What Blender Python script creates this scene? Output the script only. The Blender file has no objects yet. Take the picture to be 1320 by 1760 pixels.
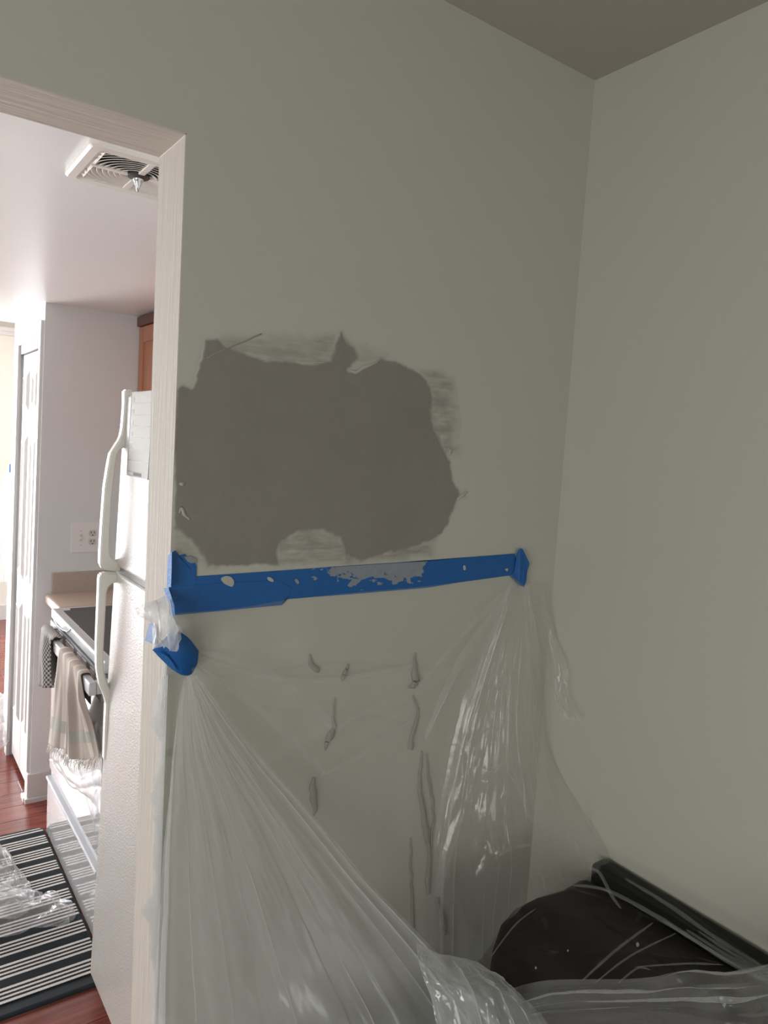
import bpy, bmesh, math, random
from mathutils import Vector, Matrix, noise
C = bpy.context.scene
COL = C.collection
random.seed(4)

# ------------------------------------------------------------------ camera
F_PX, YAW, PITCH, ROLL = 1253.2, 0.62322, -0.08827, -0.06137
CAM = Vector((-1.2535, -1.0810, 1.6))
_f = Vector((math.sin(YAW)*math.cos(PITCH), math.cos(YAW)*math.cos(PITCH), math.sin(PITCH)))
_r0 = Vector((math.cos(YAW), -math.sin(YAW), 0)); _d0 = _f.cross(_r0)
_r = math.cos(ROLL)*_r0 + math.sin(ROLL)*_d0
_d = -math.sin(ROLL)*_r0 + math.cos(ROLL)*_d0
cd = bpy.data.cameras.new('camera'); cam = bpy.data.objects.new('camera', cd); COL.objects.link(cam)
cd.sensor_fit = 'VERTICAL'; cd.sensor_height = 36; cd.lens = 36*F_PX/1760; cd.clip_start = 0.02
cam.matrix_world = Matrix(((_r.x, -_d.x, -_f.x, CAM.x), (_r.y, -_d.y, -_f.y, CAM.y), (_r.z, -_d.z, -_f.z, CAM.z), (0, 0, 0, 1)))
C.camera = cam

def at(u, v, ax, val):
    """point of the world plane ax = val seen at photo pixel (u, v)"""
    dr = _r*((u-660)/F_PX) + _d*((v-880)/F_PX) + _f
    i = 'xyz'.index(ax)
    return CAM + dr*((val-CAM[i])/dr[i])

# ------------------------------------------------------------------ world, lights, exposure
w = bpy.data.worlds.new('world'); C.world = w; w.use_nodes = True
w.node_tree.nodes['Background'].inputs[0].default_value = (0.75, 0.85, 1, 1)
w.node_tree.nodes['Background'].inputs[1].default_value = 1.0

def area(name, loc, to, sx, sy, power, col):
    ld = bpy.data.lights.new(name, 'AREA'); ld.shape = 'RECTANGLE'; ld.size = sx; ld.size_y = sy
    ld.energy = power; ld.color = col
    o = bpy.data.objects.new(name, ld); COL.objects.link(o); o.location = loc
    o.rotation_euler = (Vector(to)-Vector(loc)).to_track_quat('-Z', 'Y').to_euler()
    return o
area('patio_daylight', (-2.3, 5.62, 1.05), (-2.3, 0, 1.05), 1.7, 1.95, 300, (.95, .985, 1))
area('kitchen_window_daylight', (-3.12, 1.9, 1.5), (0, 1.9, 1.3), 1.3, 1.0, 3, (.97, .975, 1))
area('dining_window_daylight', (-3.10, -1.4, 1.15), (0, -1.2, .9), 1.5, 1.2, 47, (1, .995, .95))
area('rear_fill_light', (-.75, -4.18, 1.10), (-.6, 0, .9), 1.2, 1.2, 19, (1, .995, .95))  # fill lamp added behind the camera to brighten back and end walls
C.view_settings.view_transform = 'Standard'; C.view_settings.look = 'None'
C.view_settings.exposure = 0.0; C.view_settings.gamma = 1; C.view_settings.use_curve_mapping = False
C.cycles.transparent_max_bounces = 24
C.cycles.max_bounces = 14; C.cycles.diffuse_bounces = 8; C.cycles.transmission_bounces = 10

# ------------------------------------------------------------------ materials
class NT:
    def __init__(s, name):
        s.m = bpy.data.materials.new(name); s.m.use_nodes = True; s.t = s.m.node_tree; s.t.nodes.clear()
        s.out = s.n('ShaderNodeOutputMaterial')
    def n(s, kind, **kw):
        x = s.t.nodes.new(kind)
        for k, v in kw.items():
            if k.startswith('i_'): x.inputs[k[2:].replace('_', ' ')].default_value = v
            else: setattr(x, k, v)
        return x
    def l(s, a, b): s.t.links.new(a, b)

def paint(name, col, rough=.6, nscale=0, nstr=0, stretch=(1, 1, 1), var=0, metal=0, spec=.5, coat=0, vscale=3):
    g = NT(name); b = g.n('ShaderNodeBsdfPrincipled', i_Roughness=rough, i_Metallic=metal)
    b.inputs['Base Color'].default_value = (*col, 1); b.inputs['Specular IOR Level'].default_value = spec
    b.inputs['Coat Weight'].default_value = coat; b.inputs['Coat Roughness'].default_value = .08
    tc = g.n('ShaderNodeTexCoord'); mp = g.n('ShaderNodeMapping'); mp.inputs['Scale'].default_value = stretch
    g.l(tc.outputs['Object'], mp.inputs['Vector'])
    if nstr:
        nz = g.n('ShaderNodeTexNoise', i_Scale=nscale, i_Detail=4.0)
        g.l(mp.outputs[0], nz.inputs['Vector'])
        bp = g.n('ShaderNodeBump', i_Strength=nstr, i_Distance=.002)
        g.l(nz.outputs[0], bp.inputs['Height']); g.l(bp.outputs[0], b.inputs['Normal'])
    if var:
        nz = g.n('ShaderNodeTexNoise', i_Scale=vscale, i_Detail=5.0); g.l(mp.outputs[0], nz.inputs['Vector'])
        mx = g.n('ShaderNodeMix', data_type='RGBA')
        mx.inputs[6].default_value = (*[c*(1-var) for c in col], 1); mx.inputs[7].default_value = (*[min(1, c*(1+var)) for c in col], 1)
        g.l(nz.outputs[0], mx.inputs[0]); g.l(mx.outputs[2], b.inputs['Base Color'])
    g.l(b.outputs[0], g.out.inputs[0]); return g.m

def film(name, col, base, edge, rough=.16, gloss=.35, bscale=60, bstr=.25):
    """thin plastic film: mostly clear, milky where it turns away, with fine crumple"""
    g = NT(name)
    tc = g.n('ShaderNodeTexCoord'); nz = g.n('ShaderNodeTexNoise', i_Scale=bscale, i_Detail=5.0, i_Distortion=1.2)
    g.l(tc.outputs['Object'], nz.inputs['Vector'])
    bp = g.n('ShaderNodeBump', i_Strength=bstr, i_Distance=.004); g.l(nz.outputs[0], bp.inputs['Height'])
    df = g.n('ShaderNodeBsdfDiffuse'); tl = g.n('ShaderNodeBsdfTranslucent'); gl = g.n('ShaderNodeBsdfGlossy', i_Roughness=rough)
    tr = g.n('ShaderNodeBsdfTransparent')
    df.inputs[0].default_value = (*col, 1); tl.inputs[0].default_value = (*col, 1); gl.inputs[0].default_value = (.95, .95, .95, 1)
    tr.inputs[0].default_value = (.985, .985, .985, 1)
    for x in (df, tl, gl): g.l(bp.outputs[0], x.inputs['Normal'])
    m1 = g.n('ShaderNodeMixShader'); m1.inputs[0].default_value = .45; g.l(df.outputs[0], m1.inputs[1]); g.l(tl.outputs[0], m1.inputs[2])
    m2 = g.n('ShaderNodeMixShader'); m2.inputs[0].default_value = gloss; g.l(m1.outputs[0], m2.inputs[1]); g.l(gl.outputs[0], m2.inputs[2])
    lw = g.n('ShaderNodeLayerWeight', i_Blend=.35); g.l(bp.outputs[0], lw.inputs['Normal'])
    pw = g.n('ShaderNodeMath', operation='POWER'); pw.inputs[1].default_value = 1.6; g.l(lw.outputs['Facing'], pw.inputs[0])
    ma = g.n('ShaderNodeMath', operation='MULTIPLY_ADD', use_clamp=True); ma.inputs[1].default_value = edge; ma.inputs[2].default_value = base
    g.l(pw.outputs[0], ma.inputs[0])
    mx = g.n('ShaderNodeMixShader'); g.l(ma.outputs[0], mx.inputs[0]); g.l(tr.outputs[0], mx.inputs[1]); g.l(m2.outputs[0], mx.inputs[2])
    g.l(mx.outputs[0], g.out.inputs[0]); return g.m

def attr_paint(name, c0, c1, rough=.75, nscale=40, nstr=.4):
    """two paints mixed by how thickly the filler was spread (attribute 'cov')"""
    g = NT(name); b = g.n('ShaderNodeBsdfPrincipled', i_Roughness=rough); b.inputs['Specular IOR Level'].default_value = .3
    a = g.n('ShaderNodeAttribute', attribute_name='cov')
    tc = g.n('ShaderNodeTexCoord'); nz = g.n('ShaderNodeTexNoise', i_Scale=nscale, i_Detail=6.0); g.l(tc.outputs['Object'], nz.inputs['Vector'])
    mx = g.n('ShaderNodeMix', data_type='RGBA'); mx.inputs[6].default_value = (*c0, 1); mx.inputs[7].default_value = (*c1, 1)
    ad = g.n('ShaderNodeMath', operation='MULTIPLY_ADD', use_clamp=True); ad.inputs[1].default_value = .12
    sb = g.n('ShaderNodeMath', operation='SUBTRACT'); sb.inputs[1].default_value = .06; g.l(a.outputs['Fac'], sb.inputs[0])
    g.l(nz.outputs[0], ad.inputs[0]); g.l(sb.outputs[0], ad.inputs[2]); g.l(ad.outputs[0], mx.inputs[0])
    n6 = g.n('ShaderNodeTexNoise', i_Scale=7.0, i_Detail=3.0); g.l(tc.outputs['Object'], n6.inputs['Vector'])
    r6 = g.n('ShaderNodeMapRange'); r6.inputs[3].default_value = .86; r6.inputs[4].default_value = 1.1; g.l(n6.outputs[0], r6.inputs[0])
    m6 = g.n('ShaderNodeVectorMath', operation='SCALE'); g.l(mx.outputs[2], m6.inputs[0]); g.l(r6.outputs[0], m6.inputs[3])
    m7 = g.n('ShaderNodeMix', data_type='RGBA'); g.l(a.outputs['Fac'], m7.inputs[0]); g.l(mx.outputs[2], m7.inputs[6]); g.l(m6.outputs[0], m7.inputs[7]); g.l(m7.outputs[2], b.inputs['Base Color'])
    bp = g.n('ShaderNodeBump', i_Strength=nstr, i_Distance=.002); g.l(nz.outputs[0], bp.inputs['Height']); g.l(bp.outputs[0], b.inputs['Normal'])
    g.l(b.outputs[0], g.out.inputs[0]); return g.m

WALLC = (.445, .445, .385)
M = dict(
    wall=paint('wall_paint', WALLC, .7, 90, .05, var=.02),
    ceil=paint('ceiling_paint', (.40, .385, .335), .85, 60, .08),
    kwall=paint('kitchen_wall_paint', (.80, .835, .84), .55, 70, .05, var=.02),
    kceil=paint('kitchen_ceiling_paint', (.85, .85, .84), .34, 12, .10, var=.02),
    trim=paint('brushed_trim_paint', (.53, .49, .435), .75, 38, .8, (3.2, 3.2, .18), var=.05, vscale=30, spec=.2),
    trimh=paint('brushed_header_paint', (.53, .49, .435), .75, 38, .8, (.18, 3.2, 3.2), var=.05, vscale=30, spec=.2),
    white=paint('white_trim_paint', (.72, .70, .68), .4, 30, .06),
    cream=paint('far_room_paint', (.80, .77, .68), .7),
    fridge=paint('pebbled_white_enamel', (.53, .50, .46), .17, 300, .9, (1, 1, .6)),
    handle=paint('ivory_plastic', (.70, .69, .63), .35),
    gasket=paint('grey_gasket', (.16, .155, .15), .6),
    steel=paint('silver_enamel', (.52, .52, .54), .38, metal=0),
    panel=paint('grey_vent_panel', (.27, .27, .29), .5),
    stove=paint('glossy_white_enamel', (.60, .58, .58), .06, coat=1.0, spec=.8),
    glass=paint('black_ceramic_glass', (.035, .035, .04), .25),
    dark=paint('cavity_shade', (.012, .012, .012), .9),  # near-black paint standing in for shade inside gaps
    laminate=paint('speckled_laminate', (.50, .42, .36), .45, var=.25, vscale=260),
    counter=paint('tan_laminate', (.58, .46, .375), .32, var=.12, vscale=220),
    oak=paint('honey_oak', (.46, .20, .11), .42, 40, .15, (6, 6, .5), var=.25, vscale=12),
    walnut=paint('dark_moulding', (.13, .05, .035), .4),
    leather=paint('dark_brown_leather', (.012, .0075, .0075), .5, 180, .18, spec=.25),
    black=paint('black_frame', (.005, .0045, .0045), .55, spec=.25),
    plate=paint('white_plastic_plate', (.90, .885, .88), .3),
    slot=paint('socket_dark', (.06, .055, .05), .7),
    chrome=paint('metal_finial', (.55, .54, .52), .25, metal=.9),
    vent=paint('vent_enamel', (.74, .70, .64), .45),
    board=paint('whiteboard_face', (.50, .48, .435), .6, spec=.08),
    ink=paint('grey_print', (.22, .22, .22), .6),
    tape=paint('blue_masking_tape', (.002, .088, .30), .55, 300, .25, var=.06, vscale=60),
    tapefold=paint('blue_tape_creped', (.02, .16, .47), .6, 420, .9, var=.25, vscale=300),
    compound=paint('joint_compound', (.40, .39, .355), .8, 60, .3, var=.08, vscale=30),
    mud=paint('shaded_mud_ridge', (.29, .27, .235), .8, 60, .3),  # mud colour darkened to carry the shading of the crevices
    patch=attr_paint('wall_filler', WALLC, (.225, .215, .19)),
    smear=paint('thin_compound_film', (.22, .245, .27), .8, 90, .3, var=.15, vscale=90),
    film_wall=film('film_on_wall', (.78, .78, .75), .14, .28, gloss=.12, rough=.25, bscale=34, bstr=.06),
    film_flap=film('film_doubled', (.80, .82, .82), .30, .45, rough=.3, gloss=.07, bscale=20, bstr=.05),
    film_fan=film('film_gathered', (.82, .83, .81), .10, .42, rough=.14, gloss=.28, bscale=44, bstr=.25),
    film_sofa=film('film_on_sofa', (.75, .77, .75), .006, .075, rough=.16, gloss=.25, bscale=22, bstr=.08),
    film_trail=film('film_trailing', (.78, .80, .79), .16, .42, rough=.25, gloss=.14, bscale=20, bstr=.06),
    film_white=film('film_bunched', (.86, .89, .91), .42, .6, rough=.22, gloss=.18, bscale=30, bstr=.1),
    film_edge=film('film_torn', (.66, .70, .70), .50, .3, rough=.3, gloss=.1, bscale=40, bstr=.08),
    film_floor=film('film_crumpled', (.80, .80, .81), .18, .75, rough=.16, gloss=.34, bscale=26, bstr=.22),
)

def wood_floor():
    g = NT('red_wood_plank'); b = g.n('ShaderNodeBsdfPrincipled', i_Roughness=.24)
    tc = g.n('ShaderNodeTexCoord'); oi = g.n('ShaderNodeObjectInfo')
    ad = g.n('ShaderNodeVectorMath', operation='ADD'); g.l(tc.outputs['Object'], ad.inputs[0])
    sc = g.n('ShaderNodeVectorMath', operation='SCALE'); sc.inputs[3].default_value = 7.0
    cb = g.n('ShaderNodeCombineXYZ'); g.l(oi.outputs['Random'], cb.inputs[0]); g.l(oi.outputs['Random'], cb.inputs[1]); g.l(cb.outputs[0], sc.inputs[0])
    g.l(sc.outputs[0], ad.inputs[1])
    mp = g.n('ShaderNodeMapping'); mp.inputs['Scale'].default_value = (2.2, 26, 26); g.l(ad.outputs[0], mp.inputs[0])
    nz = g.n('ShaderNodeTexNoise', i_Scale=2.0, i_Detail=7.0); g.l(mp.outputs[0], nz.inputs['Vector'])
    cr = g.n('ShaderNodeValToRGB'); e = cr.color_ramp.elements
    e[0].position = .3; e[0].color = (.15, .032, .024, 1); e[1].position = .72; e[1].color = (.30, .085, .062, 1)
    g.l(nz.outputs[0], cr.inputs[0])
    mx = g.n('ShaderNodeMix', data_type='RGBA', blend_type='MULTIPLY'); mx.inputs[0].default_value = .6
    rr = g.n('ShaderNodeValToRGB'); rr.color_ramp.elements[0].color = (.6, .55, .55, 1); g.l(oi.outputs['Random'], rr.inputs[0])
    g.l(cr.outputs[0], mx.inputs[6]); g.l(rr.outputs[0], mx.inputs[7]); g.l(mx.outputs[2], b.inputs['Base Color'])
    bp = g.n('ShaderNodeBump', i_Strength=.06, i_Distance=.002); g.l(nz.outputs[0], bp.inputs['Height']); g.l(bp.outputs[0], b.inputs['Normal'])
    g.l(b.outputs[0], g.out.inputs[0]); return g.m
M['plank'] = wood_floor()

def axis_ramp(name, axis, period, stops, rough=.9, noise_amt=.25, nscale=500, phase=0):
    """stripes printed across one axis: stops = [(position 0..1, colour)], constant"""
    g = NT(name); b = g.n('ShaderNodeBsdfPrincipled', i_Roughness=rough); b.inputs['Specular IOR Level'].default_value = .2
    tc = g.n('ShaderNodeTexCoord'); sx = g.n('ShaderNodeSeparateXYZ'); g.l(tc.outputs['Object'], sx.inputs[0])
    dv = g.n('ShaderNodeMath', operation='MULTIPLY_ADD'); dv.inputs[1].default_value = 1/period; dv.inputs[2].default_value = 20+phase; g.l(sx.outputs[axis], dv.inputs[0])
    fr = g.n('ShaderNodeMath', operation='FRACT'); g.l(dv.outputs[0], fr.inputs[0])
    nz = g.n('ShaderNodeTexNoise', i_Scale=nscale, i_Detail=3.0); g.l(tc.outputs['Object'], nz.inputs['Vector'])
    jit = g.n('ShaderNodeMath', operation='MULTIPLY_ADD'); jit.inputs[1].default_value = .03; g.l(nz.outputs[0], jit.inputs[0]); g.l(fr.outputs[0], jit.inputs[2])
    cr = g.n('ShaderNodeValToRGB'); cr.color_ramp.interpolation = 'CONSTANT'
    el = cr.color_ramp.elements
    while len(el) < len(stops): el.new(.5)
    for k, (p, c) in enumerate(stops): el[k].position = p; el[k].color = (*c, 1)
    g.l(jit.outputs[0], cr.inputs[0])
    mx = g.n('ShaderNodeMix', data_type='RGBA', blend_type='MULTIPLY'); mx.inputs[0].default_value = noise_amt*2
    g.l(cr.outputs[0], mx.inputs[6]); g.l(nz.outputs[0], mx.inputs[7]); g.l(mx.outputs[2], b.inputs['Base Color'])
    bp = g.n('ShaderNodeBump', i_Strength=.5, i_Distance=.002); g.l(nz.outputs[0], bp.inputs['Height']); g.l(bp.outputs[0], b.inputs['Normal'])
    g.l(b.outputs[0], g.out.inputs[0]); return g.m
DK, WT = (.018, .022, .026), (.80, .74, .70)
M['mat'] = axis_ramp('striped_mat_pile', 1, .0985, [(0, DK), (.28, WT), (.38, DK), (.47, WT), (.55, DK), (.64, WT), (.72, DK), (.81, WT), (.91, DK)], phase=.12)
M['matbase'] = paint('charcoal_mat', (.018, .022, .026), .9, 400, .5)

def weave():
    g = NT('black_cream_check'); b = g.n('ShaderNodeBsdfPrincipled', i_Roughness=.9)
    uv = g.n('ShaderNodeUVMap'); ck = g.n('ShaderNodeTexChecker', i_Scale=44.0)
    ck.inputs[1].default_value = (.62, .58, .53, 1); ck.inputs[2].default_value = (.10, .105, .11, 1)
    g.l(uv.outputs[0], ck.inputs[0]); g.l(ck.outputs[0], b.inputs['Base Color']); g.l(b.outputs[0], g.out.inputs[0]); return g.m
M['check'] = weave()
BEI, TAU, CRM, GRN = (.52, .45, .38), (.40, .335, .29), (.66, .60, .53), (.30, .33, .29)
def stripe_uv():
    g = NT('beige_striped_linen'); b = g.n('ShaderNodeBsdfPrincipled', i_Roughness=.95)
    uv = g.n('ShaderNodeUVMap'); sx = g.n('ShaderNodeSeparateXYZ'); g.l(uv.outputs[0], sx.inputs[0])
    cr = g.n('ShaderNodeValToRGB'); cr.color_ramp.interpolation = 'CONSTANT'; el = cr.color_ramp.elements
    st = [(0, CRM), (.06, TAU), (.2, CRM), (.26, TAU), (.38, BEI), (.46, CRM), (.5, TAU), (.68, BEI), (.74, TAU), (.86, CRM), (.9, TAU)]
    while len(el) < len(st): el.new(.5)
    for k, (p, c) in enumerate(st): el[k].position = p; el[k].color = (*c, 1)
    g.l(sx.outputs[0], cr.inputs[0])
    c2 = g.n('ShaderNodeValToRGB'); c2.color_ramp.interpolation = 'CONSTANT'; e = c2.color_ramp.elements; e.new(.5)
    for k, (p, v) in enumerate([(0, 0), (.78, .55), (.86, 0)]): e[k].position = p; e[k].color = (v, v, v, 1)
    g.l(sx.outputs[1], c2.inputs[0])
    mx = g.n('ShaderNodeMix', data_type='RGBA'); g.l(c2.outputs[0], mx.inputs[0]); g.l(cr.outputs[0], mx.inputs[6]); mx.inputs[7].default_value = (*GRN, 1)
    g.l(mx.outputs[2], b.inputs['Base Color']); g.l(b.outputs[0], g.out.inputs[0]); return g.m
M['linen'] = stripe_uv()

# ------------------------------------------------------------------ mesh helpers
def link(name, me, m, parent=None, smooth=False):
    o = bpy.data.objects.new(name, me); COL.objects.link(o)
    if m is not None: me.materials.append(M[m] if isinstance(m, str) else m)
    if smooth:
        for p in me.polygons: p.use_smooth = True
    if parent is not None: o.parent = parent
    return o
def finish(name, bm, m, parent=None, smooth=False):
    bmesh.ops.recalc_face_normals(bm, faces=bm.faces)
    me = bpy.data.meshes.new(name); bm.to_mesh(me); bm.free()
    return link(name, me, m, parent, smooth)
def tag(o, label=None, cat=None, group=None, kind=None):
    if label: o['label'] = label
    if cat: o['category'] = cat
    if group: o['group'] = group
    if kind: o['kind'] = kind
    return o
def thing(name, loc, label, cat, group=None):
    o = bpy.data.objects.new(name, None); COL.objects.link(o); o.location = loc; o.empty_display_size = .05
    tag(o, label, cat, group); bpy.context.view_layer.update(); return o
def under(o, root):
    """parent keeping the world place (roots are only translated or tilted)"""
    o.parent = root; o.matrix_parent_inverse = root.matrix_basis.inverted(); return o
def box(bm, a, b, bev=0, seg=2):
    r = bmesh.ops.create_cube(bm, size=1)
    for v in r['verts']:
        v.co = Vector((a[i]+(b[i]-a[i])*(v.co[i]+.5) for i in range(3)))
    if bev:
        es = list({e for v in r['verts'] for e in v.link_edges})
        bmesh.ops.bevel(bm, geom=es, offset=bev, segments=seg, profile=.5, affect='EDGES')
def boxo(name, a, b, m, parent=None, bev=0, seg=2):
    bm = bmesh.new(); box(bm, a, b, bev, seg); o = finish(name, bm, m)
    if parent is not None: under(o, parent)
    return o
def boxes(name, L, m, parent=None, bev=0):
    bm = bmesh.new()
    for a, b in L: box(bm, a, b, bev)
    o = finish(name, bm, m)
    if parent is not None: under(o, parent)
    return o
def extrude_poly(bm, pts, off):
    """closed outline -> solid between pts and pts+off"""
    n = len(pts); a = [bm.verts.new(p) for p in pts]; b = [bm.verts.new(Vector(p)+Vector(off)) for p in pts]
    f1 = bm.faces.new(a); f2 = bm.faces.new(b[::-1])
    for i in range(n): bm.faces.new((a[i], b[i], b[(i+1) % n], a[(i+1) % n]))
    bmesh.ops.triangulate(bm, faces=[f1, f2])
def polyo(name, pts, off, m, parent=None):
    bm = bmesh.new(); extrude_poly(bm, pts, off); o = finish(name, bm, m)
    if parent is not None: under(o, parent)
    return o
def lathe(bm, prof, seg, loc, axis='z'):
    rings = []
    for r, h in prof:
        ring = []
        for k in range(seg):
            a = 2*math.pi*k/seg; ring.append(bm.verts.new(Vector(loc)+Vector((r*math.cos(a), r*math.sin(a), h))))
        rings.append(ring)
    for A, B in zip(rings, rings[1:]):
        for k in range(seg): bm.faces.new((A[k], A[(k+1) % seg], B[(k+1) % seg], B[k]))
    bm.faces.new(rings[0]); bm.faces.new(rings[-1])
def tube(bm, pts, r, seg=6):
    rings = []
    for i, p in enumerate(pts):
        p = Vector(p); t = (Vector(pts[min(i+1, len(pts)-1)])-Vector(pts[max(i-1, 0)])).normalized()
        s = t.cross(Vector((0, 0, 1)) if abs(t.z) < .9 else Vector((1, 0, 0))).normalized(); q = t.cross(s)
        rr = r if not isinstance(r, (list, tuple)) else r[i]
        rings.append([bm.verts.new(p+(s*math.cos(2*math.pi*k/seg)+q*math.sin(2*math.pi*k/seg))*rr) for k in range(seg)])
    for A, B in zip(rings, rings[1:]):
        for k in range(seg): bm.faces.new((A[k], A[(k+1) % seg], B[(k+1) % seg], B[k]))
    bm.faces.new(rings[0]); bm.faces.new(rings[-1])

# ------------------------------------------------------------------ the setting
W, T, HD, HC = .872, .115, 2.034, 2.394      # jamb edge, wall thickness, opening height, dining ceiling
KC, FC = 2.10, 2.42                          # kitchen and far room ceilings
def struct(name, L, m): return tag(boxes(name, L, m), kind='structure')
floor = struct('floor', [((-4.2, -4.3, -.12), (.15, 6.0, -.012))], 'plank')
wall_back = struct('wall_back', [((-W+.0018, .0, 0), (0, T-.004, 2.6)), ((-1.85, .0, HD+.0018), (-W+.0018, T-.004, 2.6)), ((-4.0, .0, 0), (-1.85, T-.004, 2.6))], 'wall')
tag(wall_back, label='dim grey-green wall with the repaired patch, right of the kitchen opening')
struct('wall_kitchen_bounce', [((-W+.0018, T-.004, 0), (0, T, 2.6)), ((-1.85, T-.004, HD+.0018), (-W+.0018, T, 2.6)), ((-4.0, T-.004, 0), (-1.85, T, 2.6))], 'kwall')  # thin pale plate added on the unseen kitchen face to bounce daylight
wall_right = struct('wall_right', [((0, -4.2, 0), (.12, T-.001, 2.6))], 'wall')
struct('wall_right_1', [((0.0, T, 0), (.12, 6.0, 2.6))], 'kwall').name = 'wall_right_kitchen'
struct('wall_left', [((-3.12, -4.2, 0), (-3.0, -2.18, 2.6)), ((-3.12, -0.62, 0), (-3.0, 0, 2.6)), ((-3.12, -2.18, 0), (-3.0, -0.62, .68)), ((-3.12, -2.18, 1.93), (-3.0, -0.62, 2.6))], 'wall')
struct('wall_front', [((-3.12, -4.15, 0), (-1.4, -4.08, 2.6)), ((-.1, -4.15, 0), (.12, -4.08, 2.6)), ((-1.4, -4.15, 0), (-.1, -4.08, .48)), ((-1.4, -4.15, 1.73), (-.1, -4.08, 2.6))], 'wall')
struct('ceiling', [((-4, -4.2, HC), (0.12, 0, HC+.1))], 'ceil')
struct('ceiling_kitchen', [((-4, T, KC), (0.12, 2.92, KC+.08))], 'kceil')
struct('ceiling_far_room', [((-4, 2.93, FC), (0.12, 6.0, FC+.08)), ((-4, 2.92, KC-.0), (.12, 2.99, FC))], 'white')
struct('wall_left_kitchen', [((-3.2, T, 0), (-3.05, 1.25, 2.6)), ((-3.2, 2.55, 0), (-3.05, 6.0, 2.6)), ((-3.2, 1.25, 0), (-3.05, 2.55, 1.0)), ((-3.2, 1.25, 2.0), (-3.05, 2.55, 2.6))], 'kwall')
struct('wall_far', [((-3.2, 5.5, 0), (-3.15, 5.6, 2.6)), ((-1.45, 5.5, 0), (.12, 5.6, 2.6)), ((-3.15, 5.5, 2.03), (-1.45, 5.6, 2.6))], 'cream')
# opening liner: brushed white boards, mitred at the top corner
bm = bmesh.new()
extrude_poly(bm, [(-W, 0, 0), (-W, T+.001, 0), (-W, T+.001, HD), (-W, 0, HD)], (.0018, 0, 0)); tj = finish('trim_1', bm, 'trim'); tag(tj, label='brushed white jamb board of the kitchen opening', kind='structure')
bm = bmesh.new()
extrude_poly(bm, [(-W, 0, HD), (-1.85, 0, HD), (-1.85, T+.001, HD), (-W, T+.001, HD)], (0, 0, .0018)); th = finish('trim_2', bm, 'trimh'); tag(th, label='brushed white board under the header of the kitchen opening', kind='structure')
bm = bmesh.new()   # paint bead in the mitre
tube(bm, [(-W+.001, .002, HD-.001), (-W+.001, T*.5, HD-.0015), (-W+.001, T-.002, HD-.001)], .0012, 6); under(finish('paint_bead', bm, 'white'), tj)

# kitchen: leaning closet wall and its door
def lean(o, k=-.0125, z0=1.0):
    for v in o.data.vertices: v.co.x += -k*(v.co.z-z0)*1.0
    return o
CX = -.664
wp = struct('wall_partition', [((CX, 2.19, 0), (-.001, 2.235, KC+.05)), ((CX, 2.235, 1.965), (CX+.05, 2.72, KC+.05)), ((CX, 2.72, 0), (CX+.05, 2.92, KC+.05))], 'kwall'); lean(wp)
tag(wp, label='pale kitchen end wall with the outlet plate, beside the bifold closet')
cas = struct('trim_3', [((CX-.012, 2.205, .126), (CX, 2.245, 1.9645)), ((CX-.012, 2.205, 1.965), (CX, 2.80, 2.03)), ((CX-.014, 2.715, .0), (CX, 2.775, 1.9645))], 'white'); lean(cas)
tag(cas, label='white casing around the bifold closet door')
tr = struct('trim_4', [((CX-.004, 2.245, 1.925), (CX+.02, 2.715, 1.9645))], 'steel'); lean(tr)
dk = struct('door_1', [((CX+.03, 2.235, 0), (CX+.036, 2.72, 1.965))], 'dark'); lean(dk); tag(dk, label='narrow white bifold closet door with raised panels')  # near-black sheet behind the leaves paints in the closet's shade
for k, (y0, y1) in enumerate(((2.248, 2.462), (2.466, 2.675))):
    bm = bmesh.new(); box(bm, (CX+.004, y0, .03), (CX+.026, y1, 1.92), .002)
    lf = finish('door_leaf', bm, 'white'); lean(lf); under(lf, dk)
    for z0, z1 in ((.24, .80), (.90, 1.555), (1.66, 1.845)):
        bm = bmesh.new(); m0, m1 = y0+.045, y1-.045
        o_ = [(m0, z0), (m1, z0), (m1, z1), (m0, z1)]; i1 = [(m0+.016, z0+.03), (m1-.016, z0+.03), (m1-.016, z1-.03), (m0+.016, z1-.03)]
        i2 = [(m0+.03, z0+.05), (m1-.03, z0+.05), (m1-.03, z1-.05), (m0+.03, z1-.05)]
        R = [[bm.verts.new((x, y, z)) for y, z in q] for x, q in ((CX+.0035, o_), (CX-.007, i1), (CX+.0, i2))]
        for A, B in zip(R, R[1:]):
            for j in range(4): bm.faces.new((A[j], A[(j+1) % 4], B[(j+1) % 4], B[j]))
        bm.faces.new(R[-1]); pn = finish('raised_panel', bm, 'white'); lean(pn); under(pn, lf)
bb = bmesh.new()
for a, b in (((CX-.012, 2.178, 0.02), (-.5, 2.19, .125)), ((CX-.011, 2.1905, .02), (CX, 2.245, .124)), ((CX-.02, 2.17, -.01), (-.5, 2.19, .02)), ((CX-.024, 2.1905, -.01), (CX, 2.25, .018))): box(bb, a, b, .003)
bbo = finish('baseboard_partition', bb, 'white'); lean(bbo); tag(bbo, kind='structure')
struct('baseboard_far', [((-1.45, 5.48, 0), (0, 5.5, .12))], 'white')
struct('trim_5', [((-1.5, 5.44, 2.33), (0, 5.5, 2.36)), ((-1.5, 5.47, 2.30), (0, 5.5, 2.33))], 'white')
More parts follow.
